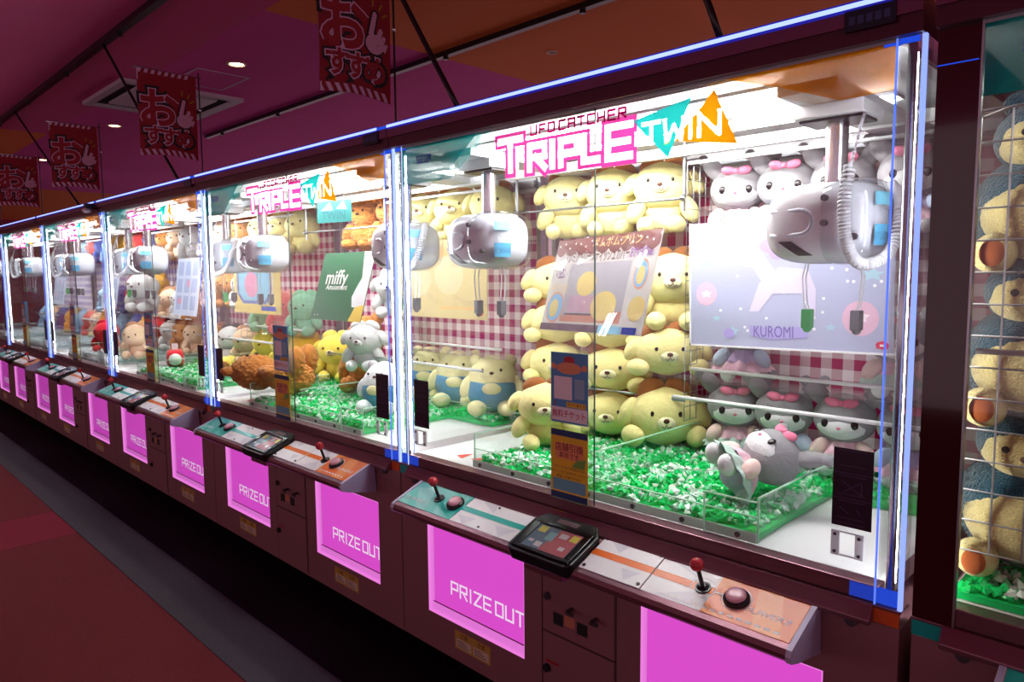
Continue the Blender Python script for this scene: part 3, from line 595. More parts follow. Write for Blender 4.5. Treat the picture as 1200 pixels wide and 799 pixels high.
        # coiled cable
        pts = []; path = [Vector((gx + .075, gy - .03, 1.87)), Vector((gx + .085, gy - .10, 1.80)), Vector((gx + .075, gy - .145, 1.66)), Vector((gx + .085, gy - .15, 1.55)), Vector((gx + .115, gy - .135, 1.50)), Vector((gx + .16, gy - .09, 1.53)), Vector((gx + .165, gy - .04, 1.64)), Vector((gx + .13, gy, 1.69))]
        def cat(t):
            t = t * (len(path) - 1); k = min(int(t), len(path) - 2); f = t - k
            p0, p1, p2, p3 = path[max(k - 1, 0)], path[k], path[k + 1], path[min(k + 2, len(path) - 1)]
            return .5 * ((2 * p1) + (p2 - p0) * f + (2 * p0 - 5 * p1 + 4 * p2 - p3) * f * f + (3 * p1 - p0 - 3 * p2 + p3) * f ** 3)
        N = 1150
        if i == 1:
            for k in range(N + 1):
                t = k / N; c0 = cat(t); d = (cat(min(t + .01, 1)) - cat(max(t - .01, 0))).normalized(); a = d.cross(Vector((.3, 1, .2))).normalized(); b2 = d.cross(a)
                ang = 2 * PI * 96 * t; rr = .0115 if t > .22 else .001
                pts.append(c0 + (a * math.cos(ang) + b2 * math.sin(ang)) * rr)
            b = MB(); b.tube(pts, .0037, 5); bd(b, 'coiled_cable', pm('cable_grey', lin(206, 206, 214), .4), cu, smooth=True)
    return R
PROTO = build_machine()

LABELS = ['claw machine nearest the camera, with yellow bear plush and pastel rabbits inside', 'claw machine second from the right, showing a green poster and brown bobbly bears',
          'claw machine third from the right, with spotted puppies and a pale blue poster', 'claw machine fourth from the right, left of the one with spotted puppies',
          'claw machine fifth from the right, near the left edge of the photo', 'claw machine furthest away at the left edge of the photo']
MACH = [PROTO]
for k in range(1, 6):
    c = copy_tree(PROTO); c.location.x = OFF[0] - 1.8 * k; MACH.append(c)
for m, l in zip(MACH, LABELS): tag(m, l, 'claw machine', 'row of lit claw machines')
# the darker machine at the right edge
RX = 1.818
RM = copy_tree(PROTO, skip=('instruction_sticker', 'pane_handle', 'side_pane', 'shelf_rail', 'rail_bracket', 'clear_shelf', 'front_guard', 'guard_edge', 'chute_wall', 'wall_edge', 'corner_led', 'edge_led', 'inner_blue_line', 'foot_glow', 'top_glow', 'column_acrylic', 'wire_divider', 'claw_unit', 'column_post', 'header_led', 'led_joint', 'led_halo'))
RM.location.x = OFF[0] + RX
tag(RM, 'dim claw machine at the right edge holding big teal plush behind wire mesh', 'claw machine')
for o in COL.objects:
    if o.name.startswith('lamp_tube') and o.parent and o.parent.parent == RM or o.name.startswith('column_lamp') and o.parent == RM:
        me = o.data.copy(); me.materials.clear(); me.materials.append(LIGHT_DIM); o.data = me
b = MB(); b.box(-1.797, -1.723, -.004, .0, .752, 1.957); b.box(-1.797, -1.79, 0, .85, .752, 1.957)
b.build('corner_panel', pm('panel_maroon_gloss', lin(58, 16, 22), .08, coat=.5), RM, off=OFF)
b = MB(); b.box(-1.797, -1.726, -.0055, -.004, 1.885, 1.887); b.build('corner_line', LED_DIM, RM, off=OFF)
b = MB(); b.box(-1.723, -1.719, -.005, .01, .752, 1.957); b.build('pane_frame', STEEL, RM, off=OFF)

# gingham backdrops, one per machine
gcol = [lin(172, 22, 86), lin(168, 30, 104), lin(190, 60, 110), lin(120, 130, 190), lin(150, 140, 190), lin(150, 140, 190), lin(190, 60, 110)]
for i, m in enumerate(MACH + [RM]):
    b = MB(); b.box(-1.74, -.06, .885, .893, .80, 1.868); b.build('backdrop', gingham('gingham_%d' % i, gcol[i]), m, off=OFF)

# ------------------------------------------------------------------ plastic chips
def chip_mesh(seed, rects=None):
    rnd = random.Random(seed); mb = MB()
    rects = rects or ((-1.435, -.365, .075, .88), (-1.735, -1.445, .56, .88), (-.355, -.065, .56, .88))
    n = 0
    for x0, x1, y0, y1 in rects:
        cnt = int((x1 - x0) * (y1 - y0) * 5200)
        for _ in range(cnt):
            x, y = rnd.uniform(x0 + .008, x1 - .008), rnd.uniform(y0 + .008, y1 - .008)
            if abs(x + .9) < .012: continue
            hz = .818 + .016 * noise.noise(Vector((x * 7, y * 7, seed))) + rnd.uniform(-.010, .010)
            r = rnd.uniform(.009, .018)
            A = [Vector((rnd.uniform(.6, 1.2), 0, 0)), Vector((-rnd.uniform(.6, 1.2), 0, 0)), Vector((0, rnd.uniform(.6, 1.2), 0)), Vector((0, -rnd.uniform(.6, 1.2), 0)), Vector((0, 0, rnd.uniform(.5, 1.1))), Vector((0, 0, -rnd.uniform(.5, 1.1)))]
            q = Matrix.Rotation(rnd.uniform(0, 6.3), 3, Vector((rnd.uniform(-1, 1), rnd.uniform(-1, 1), rnd.uniform(-1, 1))).normalized())
            cl = noise.noise(Vector((x * 9 + 5, y * 9, seed + 3)))
            mb.mi = 0 if rnd.random() < .50 + cl * .9 else (1 if rnd.random() < .6 else 2)
            mb.add([Vector((x, y, hz)) + q @ (a * r) for a in A], [(0, 2, 4), (2, 1, 4), (1, 3, 4), (3, 0, 4), (2, 0, 5), (1, 2, 5), (3, 1, 5), (0, 3, 5)])
    mb.mi = 0
    for x0, x1, y0, y1 in rects: mb.box(x0, x1, y0, y1, .7905, .806)
    g0 = pm('chip_green', lin(20, 214, 112), .12); g1 = pm('chip_clear', lin(232, 250, 240), .1); g2 = pm('chip_mint', lin(140, 236, 184), .12)
    return mb.mesh('plastic_chips', [g0, g1, g2], (-.9, .45, .79))
CM = chip_mesh(1)
chl = ['green and clear plastic chips covering the field of the nearest machine', 'green and clear plastic chips under the brown bobbly bear', 'green plastic chips in the third machine from the right', 'pale plastic chips in the fourth machine from the right',
       'pale plastic chips in the fifth machine from the right', 'pale plastic chips in the furthest machine', 'dark green plastic chips at the foot of the big teal plush']
CMr = chip_mesh(2, ((-1.738, -.912, .06, .88),))
CMp = CM.copy(); CMp.materials.clear()
for m in (pm('chip_ice', lin(222, 232, 240), .12), pm('chip_clear', (1, 1, 1, 1)), pm('chip_blue', lin(170, 200, 226), .12)): CMp.materials.append(m)
for i, x in enumerate([0, -1.8, -3.6, -5.4, -7.2, -9.0, RX]):
    o = link('plastic_chips', CMp if i in (3, 4, 5) else CMr if i == 6 else CM, loc=(x - .9, .45, .7915)); tag(o, chl[i], 'plastic chips', kind='stuff')

# ------------------------------------------------------------------ plush toys
def lump(seed, amp=.03, fr=2.2): return lambda d, p: 1 + amp * noise.noise(d * fr + Vector((seed * 3.1, seed, 0)))
def bobble(seed, amp=.17, sc=62):
    def f(d, p):
        dist = noise.voronoi((p + Vector((seed, 0, 0))) * sc)[0]
        return 1 + amp * (.55 - dist[0]) * .11 / max(p.length, .05) * 1.0
    return f
PART = {}
def part_mesh(key, mats, fn, smooth=True):
    if key not in PART:
        b = MB(); fn(b); PART[key] = b.mesh(key[1], mats, smooth=smooth)
    return PART[key]
def E(c, r, rot=None, n=20, m=14, e=1.0, fn=None): return lambda b: b.ell(c, r, rot, n, m, e, fn)
EYE = pm('eye_black', lin(24, 18, 18), .15); NOSE = pm('nose_brown', lin(84, 46, 30), .4)
def RX_(a): return Matrix.Rotation(a, 3, 'X')
def RY_(a): return Matrix.Rotation(a, 3, 'Y')
def RZ_(a): return Matrix.Rotation(a, 3, 'Z')
def spec_bear(pose, fur, acc, light=None, seed=1):
    """generic round plush bear; acc = ear colour"""
    light = light or fur; L = []
    if pose == 'lie':
        L += [('torso', fur, E((0, .07, .075), (.105, .125, .075), fn=lump(seed))), ('head', fur, E((0, -.03, .092), (.128, .105, .092), n=28, m=18, fn=lump(seed + 1, .035)))]
        L += [('arm', fur, E((s * .112, -.07, .034), (.036, .062, .034), RZ_(-s * .4))) for s in (-1, 1)]
        L += [('foot', fur, E((s * .075, .19, .045), (.034, .04, .042))) for s in (-1, 1)]
        hz, hy, ez = .092, -.03, .165
    else:
        L += [('torso', fur, E((0, .03, .085), (.09, .085, .09), fn=lump(seed))), ('head', fur, E((0, -.005, .19), (.122, .105, .098), n=28, m=18, fn=lump(seed + 1, .035)))]
        L += [('arm', fur, E((s * .105, -.03, .095), (.034, .036, .058), RY_(-s * .5))) for s in (-1, 1)]
        L += [('leg', fur, E((s * .06, -.075, .033), (.036, .058, .036), RZ_(-s * .25))) for s in (-1, 1)]
        hz, hy, ez = .19, -.005, .265
    L += [('ear', acc, E((s * .05, hy + .01, ez + .010), (.052, .032, .036), RY_(s * .35))) for s in (-1, 1)]
    L += [('side_tuft', fur, E((s * .128, hy + .0, hz + .012), (.03, .04, .052), RY_(-s * .55))) for s in (-1, 1)]
    L += [('eye', EYE, E((s * .048, hy - .096, hz + .018), (.0065, .006, .0085), n=10, m=8)) for s in (-1, 1)]
    L += [('muzzle', light, E((0, hy - .098, hz - .012), (.034, .018, .022), n=14, m=10)), ('nose', NOSE, E((0, hy - .116, hz - .002), (.011, .006, .008), n=10, m=8))]
    mouth = lambda b: b.tube([(-.016, hy - .113, hz - .019), (-.006, hy - .117, hz - .024), (0, hy - .118, hz - .012), (.006, hy - .117, hz - .024), (.016, hy - .113, hz - .019)], .0017, 5)
    L += [('mouth', NOSE, mouth)]
    return L
def spec_rabbit(fur, face, dress, seed=1):
    L = [('torso', dress[0], E((0, .01, .075), (.052, .048, .062))), ('head', fur, E((0, 0, .185), (.098, .085, .082), n=28, m=18, fn=lump(seed, .025))),
         ('face_patch', face, E((0, -.016, .168), (.084, .074, .052), n=24, m=16)), ('nose', pm('nose_pink', lin(226, 120, 150), .4), E((0, -.089, .166), (.007, .005, .005), n=8, m=6)),
         ('hair_bow', pm('bow_rose', lin(236, 128, 160), .8), lambda b: (b.ell((-.026, -.06, .245), (.026, .014, .016), RY_(.3)), b.ell((.026, -.06, .245), (.026, .014, .016), RY_(-.3)), b.ell((0, -.066, .243), (.010, .010, .010), n=10, m=8)))]
    def ruffle(b, z, r0, r1, k, ph):
        n = 48; vs = []
        for i in range(n):
            a = 2 * PI * i / n; w_ = 1 + .10 * math.sin(a * k + ph)
            vs += [(r0 * math.cos(a), r0 * math.sin(a), z), (r1 * .75 * w_ * math.cos(a), r1 * .75 * w_ * math.sin(a), z - .022), (r1 * w_ * math.cos(a), r1 * w_ * math.sin(a), z - .05)]
        b.add(vs, [(i * 3 + j, ((i + 1) % n) * 3 + j, ((i + 1) % n) * 3 + j + 1, i * 3 + j + 1) for i in range(n) for j in range(2)])
    L += [('skirt', dress[1], lambda b: ruffle(b, .092, .045, .105, 11, 0)), ('collar', dress[2], lambda b: ruffle(b, .125, .030, .075, 9, 1))]
    for s in (-1, 1):
        L += [('ear', fur, lambda b, s=s: (b.ell((s * .085, .0, .262), (.030, .024, .052), RY_(s * .75)), b.ell((s * .125, 0, .298), (.019, .017, .019), n=14, m=10)))]
        L += [('eye', EYE, E((s * .044, -.078, .178), (.012, .007, .014), n=12, m=8)), ('arm', dress[3], E((s * .07, -.035, .085), (.026, .028, .038), RY_(-s * .6))), ('foot', face, E((s * .042, -.06, .028), (.027, .036, .028)))]
    return L
def spec_overall(fur, cloth, pocket, seed=1):
    L = [('body', fur, E((0, 0, .125), (.115, .10, .125), n=28, m=20, fn=lump(seed, .03))), ('overalls', cloth, lambda b: (b.ell((0, 0, .105), (.119, .105, .108), n=28, m=18, fn=lambda d, p: 1.0 if d.z < .35 else .90))),
         ('pocket', pocket, E((0, -.098, .115), (.042, .012, .026), n=14, m=10))]
    for s in (-1, 1):
        L += [('arm', fur, E((s * .115, -.03, .115), (.026, .028, .052), RY_(-s * .35))), ('foot', fur, E((s * .065, -.085, .03), (.042, .05, .034))), ('eye', EYE, E((s * .04, -.083, .195), (.006, .005, .007), n=8, m=6)), ('ear', fur, E((s * .075, .01, .225), (.03, .022, .028)))]
    return L + [('nose', NOSE, E((0, -.088, .182), (.01, .006, .007), n=8, m=6))]
def spec_bobbly(fur, seed=1, lying=False):
    hi = dict(n=104, m=72)
    L = [('head', fur, E((0, 0, .30 if not lying else .30), (.105, .095, .12), fn=bobble(seed), **hi)), ('torso', fur, E((0, .0, .11), (.10, .09, .125), fn=bobble(seed + 2), **hi))]
    for s in (-1, 1):
        L += [('ear', fur, E((s * .07, 0, .405), (.036, .026, .036), fn=bobble(seed + 3), n=32, m=24)), ('arm', fur, E((s * .115, -.03, .14), (.036, .038, .085), RY_(-s * .3), fn=bobble(seed + 4), n=36, m=28)),
              ('leg', fur, E((s * .062, -.09, .045), (.045, .085, .045), fn=bobble(seed + 5), n=36, m=28)), ('eye', EYE, E((s * .035, -.094, .325), (.008, .006, .010), n=10, m=8))]
    return L + [('nose', EYE, E((0, -.102, .295), (.014, .008, .011), n=12, m=8))]
SPECS = {}
def F(n, r, g, b): return fabric('plush_' + n, lin(r, g, b))
YEL, BRN = F('yellow', 254, 242, 166), F('brown_ear', 158, 98, 54)
SPECS['yellow_lie'] = spec_bear('lie', YEL, BRN, F('cream', 252, 244, 200)); SPECS['yellow_sit'] = spec_bear('sit', YEL, BRN, F('cream', 252, 244, 200), 5)
G, PALE = F('grey', 150, 148, 152), F('pale', 240, 240, 242)
SPECS['rabbit'] = spec_rabbit(G, PALE, (F('lilac', 206, 186, 226), F('tulle_mint', 198, 226, 214), F('tulle_pink', 240, 196, 212), F('tulle_peach', 246, 214, 206)))
SPECS['rabbit_b'] = spec_rabbit(G, PALE, (F('rose', 236, 190, 208), F('tulle_pink', 240, 196, 212), F('lilac', 206, 186, 226), F('tulle_sky', 196, 214, 236)), 4)
SPECS['overall'] = spec_overall(F('butter', 240, 228, 176), F('denim', 84, 146, 186), F('butter', 240, 228, 176))
SPECS['white_blue'] = spec_overall(F('snow', 236, 238, 240), F('denim', 84, 146, 186), F('butter', 240, 228, 176), 3)
SPECS['white'] = spec_bear('sit', F('snow', 236, 238, 240), F('snow', 236, 238, 240), seed=7)
SPECS['bobbly'] = spec_bobbly(F('caramel', 196, 128, 64))
def simple(n, c1, c2, seed): SPECS[n] = spec_bear('sit', F(n + '_a', *c1), F(n + '_b', *c2), F(n + '_c', *[min(255, int(c * .5 + 128)) for c in c1]), seed)
simple('lemon', (246, 222, 96), (246, 222, 96), 11); simple('mint', (140, 206, 170), (140, 206, 170), 12); simple('coral', (232, 110, 104), (240, 170, 160), 13)
simple('spotted', (240, 240, 240), (34, 32, 36), 14); simple('tan', (206, 138, 76), (150, 92, 48), 15); simple('navy', (60, 84, 150), (60, 84, 150), 16)
simple('gold', (236, 178, 62), (236, 178, 62), 17); simple('peach', (244, 208, 176), (206, 150, 110), 18); simple('scarlet', (206, 30, 44), (206, 30, 44), 19); simple('sky', (150, 190, 220), (150, 190, 220), 20)
# big teal plush with fur
TFUR = pm('teal_fur', lin(12, 78, 98), .95, 0, .25, .9, 160, .1, sheen=.4); CFUR = pm('cream_fur', lin(226, 214, 148), .95, 0, .12, .9, 160, .1, sheen=.4)
SPECS['teal_big'] = [('body', TFUR, E((0, .02, .17), (.185, .15, .17), n=32, m=22, fn=lump(2, .03))), ('belly', CFUR, E((0, -.03, .15), (.155, .12, .125), n=28, m=18, fn=lump(3, .03))), ('head', TFUR, E((0, 0, .365), (.135, .12, .105), n=28, m=18)),
  ('face_patch', CFUR, E((0, -.028, .352), (.118, .105, .085), n=28, m=18, fn=lump(4, .03)))] + [('ear', TFUR, E((s * .08, .01, .465), (.038, .026, .035))) for s in (-1, 1)] + [('eye', EYE, E((s * .045, -.128, .365), (.010, .006, .010), n=10, m=8)) for s in (-1, 1)] + \
  [('nose', NOSE, E((0, -.135, .345), (.012, .007, .009), n=10, m=8))] + [('arm', TFUR, E((s * .19, -.02, .23), (.045, .05, .08), RY_(-s * .5))) for s in (-1, 1)] + [('foot', CFUR, E((s * .10, -.13, .05), (.055, .045, .055))) for s in (-1, 1)] + \
  [('foot_pad', F('pad', 176, 96, 50), E((s * .10, -.172, .05), (.03, .008, .036))) for s in (-1, 1)]
def plush(kind, loc, rz, label, group=None, sc=1.0, rx=0, ry=0, name='plush_toy', few=False, cat='plush toy'):
    r = empty('plush_rabbit' if kind.startswith('rabbit') else 'plush_bear', loc); r.rotation_euler = (rx, ry, rz); r.scale = (sc,) * 3 if not isinstance(sc, tuple) else sc
    for i, (nm, mat, fn) in enumerate(SPECS[kind]):
        if few and (nm in ('mouth', 'muzzle', 'side_tuft') or kind == 'teal_big' and nm == 'arm'): continue
        link(nm, part_mesh((kind + str(i), nm), mat, fn), r)
    return tag(r, label, cat, group)

def rad(d): return math.radians(d)
gy = 'yellow bear plush piled in the nearest machine'
Yl = [  # kind, loc, rz, scale, label
 ('yellow_sit', (-1.56, .745, 1.631), 30, (.95, .9, .95), 'yellow bear plush at the left end of the top shelf in the nearest machine'),
 ('yellow_sit', (-1.325, .745, 1.631), 22, (.95, .9, .95), 'yellow bear plush in the middle of the top shelf in the nearest machine'),
 ('yellow_sit', (-1.09, .745, 1.631), 25, (.95, .9, .95), 'yellow bear plush at the right end of the top shelf beside the wire divider'),
 ('yellow_lie', (-1.60, .72, 1.36), 40, (1, .75, .95), 'yellow bear plush peeking out left of the brown-topped product sign'),
 ('yellow_lie', (-1.32, .74, 1.36), 30, (1, .75, .95), 'yellow bear plush mostly hidden behind the brown-topped product sign'),
 ('yellow_sit', (-1.035, .73, 1.27), 32, (1.0, .9, 1.0), 'yellow bear plush sitting upright just right of the brown-topped product sign'),
 ('yellow_lie', (-1.58, .70, 1.19), 35, (1, .75, .95), 'yellow bear plush left of the blue ticket sticker, third layer up'),
 ('yellow_lie', (-1.29, .70, 1.185), 20, (1, .75, .95), 'yellow bear plush under the lower edge of the brown-topped sign'),
 ('yellow_lie', (-1.585, .70, 1.012), 32, (1, .75, .95), 'yellow bear plush left of the blue ticket sticker, second layer up'),
 ('yellow_lie', (-1.285, .69, 1.01), 25, (1, .75, .95), 'yellow bear plush in the second layer, middle of the pile'),
 ('yellow_lie', (-1.03, .69, 1.10), 38, (1, .75, .95), 'yellow bear plush in the second layer, against the wire divider'),
 ('yellow_lie', (-1.575, .70, .835), 40, (1, .75, .95), 'yellow bear plush at the bottom of the pile, behind the front one'),
 ('yellow_lie', (-1.285, .68, .835), 25, (1, .75, .95), 'yellow bear plush at the bottom of the pile, in the middle'),
 ('yellow_lie', (-1.03, .67, .835), 38, (1.05, .8, 1.2), 'yellow bear plush at the bottom of the pile, beside the clear divider'),
 ('yellow_sit', (-1.335, .34, .834), 40, (.9, .9, .84), 'lone yellow bear plush on the green chips left of the ticket stickers')]
for k, l, rz, sc, lab in Yl: plush(k, l, rad(rz), lab, gy, sc)
gg = 'grey rabbit plush in pastel dresses in the nearest machine'
for k, l, rz, lab in [
 ('rabbit', (-.775, .73, 1.59), 20, 'grey rabbit plush on the top shelf just right of the wire divider'), ('rabbit_b', (-.60, .73, 1.59), 15, 'grey rabbit plush on the top shelf, second from the wire divider'),
 ('rabbit', (-.42, .73, 1.59), 12, 'grey rabbit plush on the top shelf behind the chrome claw column'), ('rabbit_b', (-.22, .73, 1.59), 10, 'grey rabbit plush on the top shelf at the right corner column'),
 ('rabbit_b', (-.75, .74, 1.098), 20, 'grey rabbit plush whose mint skirt shows under the lavender sign, left end'), ('rabbit', (-.24, .74, 1.098), 12, 'grey rabbit plush whose skirt shows under the lavender sign, right end'),
 ('rabbit', (-.755, .70, .832), 28, 'grey rabbit plush in the bottom row beside the wire divider'), ('rabbit_b', (-.575, .70, .832), 18, 'grey rabbit plush in the bottom row, second from the divider'),
 ('rabbit', (-.385, .72, .832), 8, 'grey rabbit plush in the bottom row, third from the divider'), ('rabbit_b', (-.19, .72, .832), 5, 'grey rabbit plush in the bottom row behind the dark instruction sticker')]:
    plush(k, l, rad(rz), lab, gg, .98)
o = plush('rabbit', (-.56, .22, .885), rad(-35), 'grey rabbit plush fallen on its back on the chips by the clear chute', gg, .95, rad(-70), rad(10))

# second machine
gb = 'brown bobbly bears in the second machine'
plush('bobbly', (-2.95, .62, .835), rad(30), 'brown bobbly bear sitting upright right of the green poster', gb, 1.0)
plush('bobbly', (-3.02, .30, .93), rad(118), 'brown bobbly bear lying across the green chips', gb, (1.0, 1.0, 1.15), rad(-86))
plush('bobbly', (-3.10, .74, 1.632), rad(20), 'brown bobbly bear on the top shelf above the green poster, left one', gb, (.95, .8, .68)); plush('bobbly', (-2.83, .74, 1.632), rad(20), 'brown bobbly bear on the top shelf above the green poster, right one', gb, (.95, .8, .68))
gw = 'white plush with blue clothes in the second machine'
plush('white', (-2.80, .72, 1.25), rad(30), 'white bear plush just right of the green poster', gw, .9)
plush('white', (-2.78, .5, .98), rad(30), 'white bear plush seated in front of the brown bobbly bear', gw, .85)
plush('white_blue', (-2.38, .34, .834), rad(20), 'white plush in blue overalls beside the second machine dark sticker', gw, .95)
go = 'pale yellow plush in blue overalls'
for i, (x, lab) in enumerate(((-2.52, 'pale yellow plush in blue overalls, left one of the row of three'), (-2.26, 'pale yellow plush in blue overalls, middle of the row of three'), (-1.98, 'pale yellow plush in blue overalls, right one of the row of three'))):
    plush('overall', (x, .74 - .03 * i, .832), rad(30 + 6 * i), lab, go, 1.08)
for i, (x, lab) in enumerate(((-2.56, 'yellow bear plush on the second machine top shelf, left of three'), (-2.30, 'yellow bear plush on the second machine top shelf, middle of three'), (-2.03, 'yellow bear plush on the second machine top shelf, right of three'))):
    plush('yellow_sit', (x, .745, 1.632), rad(30), lab, 'yellow bear plush on the second machine top shelf', .95)
plush('lemon', (-3.42, .72, .835), rad(35), 'lemon yellow plush left of the upright brown bobbly bear', None, 1.0)

# farther machines: each field has its own kinds
def fill(x0, x1, kinds, rows, what, where, grp):
    for ri, (z, n) in enumerate(rows):
        for k in range(n):
            x = x0 + (x1 - x0) * (k + .5) / n; kd = kinds[(k + ri * 2) % len(kinds)]
            pos = ['leftmost', 'second', 'third', 'fourth'][k]
            plush(kd, (x, .72, z), rad(28), f'{what[kd]}, {pos} on {["floor", "middle", "top"][ri]} {where}', grp, .95 if ri != 1 else .9, few=True)
NM = dict(lemon='lemon yellow plush', mint='mint green plush', coral='coral pink plush', spotted='white plush with black ears', tan='tan puppy plush', navy='navy blue plush', gold='golden plush', peach='peach plush', scarlet='scarlet plush', sky='sky blue plush', yellow_sit='pale yellow plush')
fill(-4.46, -3.66, ['lemon', 'lemon', 'gold'], [(.832, 3)], NM, 'level, right half of third machine', 'plush in the third machine'); fill(-4.46, -3.66, ['mint', 'coral', 'mint'], [(1.098, 3)], {k: v + ' in a bonnet' if False else v for k, v in NM.items()}, 'of third machine right half, raised shelf', 'plush in the third machine')
fill(-4.46, -3.66, ['yellow_sit'], [(1.632, 3)], {'yellow_sit': 'pale yellow plush, top shelf,'}, 'row of the third machine right half', 'plush in the third machine')
fill(-5.32, -4.52, ['tan', 'spotted', 'peach'], [(.832, 3), (1.25, 3), (1.632, 3)], NM, 'level, left half of third machine', 'plush in the third machine')
fill(-6.26, -5.46, ['spotted', 'tan', 'peach'], [(.832, 3), (1.12, 3), (1.632, 3)], NM, 'level, right half of fourth machine', 'plush in the fourth machine')
fill(-7.12, -6.32, ['navy', 'gold', 'scarlet'], [(.832, 3), (1.25, 3), (1.632, 3)], NM, 'level, left half of fourth machine', 'plush in the fourth machine')
fill(-8.06, -7.26, ['gold', 'navy', 'sky'], [(.832, 3), (1.12, 3), (1.632, 3)], NM, 'level, right half of fifth machine', 'plush in the fifth machine')
fill(-8.92, -8.12, ['sky', 'coral', 'peach'], [(.832, 3), (1.632, 3)], NM, 'level, left half of fifth machine', 'plush in the fifth machine')
fill(-10.72, -9.06, ['sky', 'peach', 'navy', 'gold'], [(.832, 4)], NM, 'of the furthest machine', 'plush in the furthest machine')
# single prizes on the fields
def bolster(loc, rz, L, r, m1, m2, label):
    o = empty('bolster_plush', loc, rz); b = MB(); b.ell((0, 0, r), (r, L / 2, r), n=24, m=18, e=.55, fn=lump(4, .02)); b.build('body', m1, o, smooth=True)
    for s in (-1, 1): b = MB(); b.ell((0, s * L * .47, r), (r * .72, .03, r * .72), n=18, m=12); b.build('end_cap', m2, o, smooth=True)
    b = MB(); b.box(-.02, .02, -.003, .003, 2 * r - .002, 2 * r + .045); b.build('tag_label', pm('paper_tag', lin(230, 230, 235), .6), o)
    return tag(o, label, 'plush toy')
bolster((-4.22, .36, .834), rad(60), .28, .06, F('lemon_a', 246, 222, 96), F('brown_ear', 158, 98, 54), 'yellow bolster plush lying on chips at the left of the second machine')
bolster((-4.95, .3, .834), rad(70), .26, .06, F('scarlet_a', 206, 30, 44), F('snow', 236, 238, 240), 'red and white bolster plush lying on the third machine chips')
plush('scarlet', (-6.55, .3, .832), rad(40), 'scarlet plush sitting at the front of the fourth machine', None, .9, few=True)
plush('peach', (-5.75, .3, .832), rad(40), 'peach plush alone at the front right of the fourth machine', None, .95, few=True)
plush('spotted', (-6.0, .45, 1.20), rad(30), 'white plush with black ears hung in the middle of the fourth machine', None, 1.1, few=True)

# right edge machine: big teal plush behind mesh
for i, (x, y, z, sc, lab) in enumerate(((.176, .225, .835, (.75, .85, .76), 'teal plush with cream belly, lowest of the pile at the right edge'), (.176, .225, 1.16, (.75, .85, .76), 'teal plush with cream face, middle of the pile at the right edge'), (.178, .23, 1.48, (.75, .85, .76), 'teal plush with cream face, uppermost of the pile at the right edge'))):
    plush('teal_big', (x, y, z), rad(4), lab, 'big teal plush in the dim machine', sc, few=True)
b = MB()
for k in range(12): b.cyl((.085 + k * .055 - RX, .062, .90), (.085 + k * .055 - RX, .062, 1.80), .0022, 6)
for k in range(15): b.cyl((.085 - RX, .062, .90 + k * .0643), (.73 - RX, .062, .90 + k * .0643), .0022, 6)
b.tube([(.085 - RX, .062, .9), (.085 - RX, .062, 1.785), (.14 - RX, .062, 1.80), (.73 - RX, .062, 1.80)], .004, 8)
b.cyl((.10 - RX, .056, 1.32), (.75 - RX, .056, 1.32), .006, 8)
b.build('wire_mesh', STEEL, RM, off=OFF)

# ------------------------------------------------------------------ signs inside the machines
PRH = [0.0]
def board(name, BL, BR, TL, mat, label, cat='sign', th=.004):
    BL, BR, TL = Vector(BL), Vector(BR), Vector(TL)
    u = (BR - BL); wd = u.length; u.normalize(); v = (TL - BL); v -= u * v.dot(u); ht = v.length; v.normalize(); n = u.cross(v)
    o = empty(name, BL); o.rotation_euler = Matrix((u, v, n)).transposed().to_euler()
    b = MB(); b.box(0, wd, 0, ht, -th, 0); b.build('panel', mat, o)
    tag(o, label, cat); PRH[0] = 0.0
    def pr(polys, m, nm='print', h=.0008, texts=()):
        b = MB(); PRH[0] += .00013
        h = .0004 + PRH[0]
        for k, p_ in enumerate(polys): b.poly(p_, lambda a, c, k=k: (a * wd, c * ht, h + .00002 * (k % 5)))
        for t in texts:
            M1 = lambda a, c: (a, c, h)
            write(b, t[0], t[1] * wd, t[2] * ht, t[3], M1, t[4] if len(t) > 4 else 0, t[5] * wd if len(t) > 5 else None, t[6] if len(t) > 6 else 0)
        b.build(nm, m, o)
    return o, pr, wd, ht
P_ = lambda n, r, g, b_: pm('print_' + n, lin(r, g, b_), .35)
# product sign with brown scalloped top
o, pr, wd, ht = board('product_sign', (-1.42, .40, 1.27), (-.845, .24, 1.285), (-1.41, .50, 1.61), P_('paper', 206, 200, 196), 'tilted product sign with a brown scalloped top among the yellow bears')
sc_ = [(0, 1), (0, .86)]
for k in range(9): sc_ += [((k + t / 6) / 9, .86 - .05 * math.sin(PI * t / 6)) for t in range(0, 7)]
sc_ += [(1, 1)]
pr([sc_[::-1]], P_('cocoa', 124, 70, 68), 'scalloped_band')
pr([circ(.03 + .057 * k, .93 + .03 * math.sin(k * 2.3), .008, 8, .012) for k in range(18)], P_('dot', 246, 236, 232), 'polka_dot', .0011)
pr([rect(.2, .8, .1, .72)], P_('room', 170, 164, 174), 'picture'); pr([[(.2, .1), (.8, .1), (.8, .22), (.2, .16)]], P_('table', 200, 130, 108), 'picture', .0011)
pr([rect(.26, .55, .2, .38)], P_('pillow', 190, 150, 170), 'picture', .0013); pr([rect(.24, .57, .17, .19)], P_('pillow2', 90, 70, 80), 'picture', .0014)
pr([circ(.41, .5, .10, 24, .13), circ(.62, .27, .12, 24, .15), circ(.92, .25, .07, 20, .12)], P_('cushion', 222, 196, 120), 'picture', .0016)
pr([circ(.12, .25, .095, 24, .17), circ(.9, .58, .06, 20, .15)], P_('ring', 226, 150, 110), 'picture', .0015); pr([circ(.12, .25, .085, 24, .15), circ(.9, .58, .052, 20, .13)], P_('skyblue', 124, 178, 222), 'picture', .0017)
pr([circ(.11, .24, .05, 20, .10), circ(.9, .57, .035, 20, .09)], P_('cushion', 222, 196, 120), 'picture', .0019)
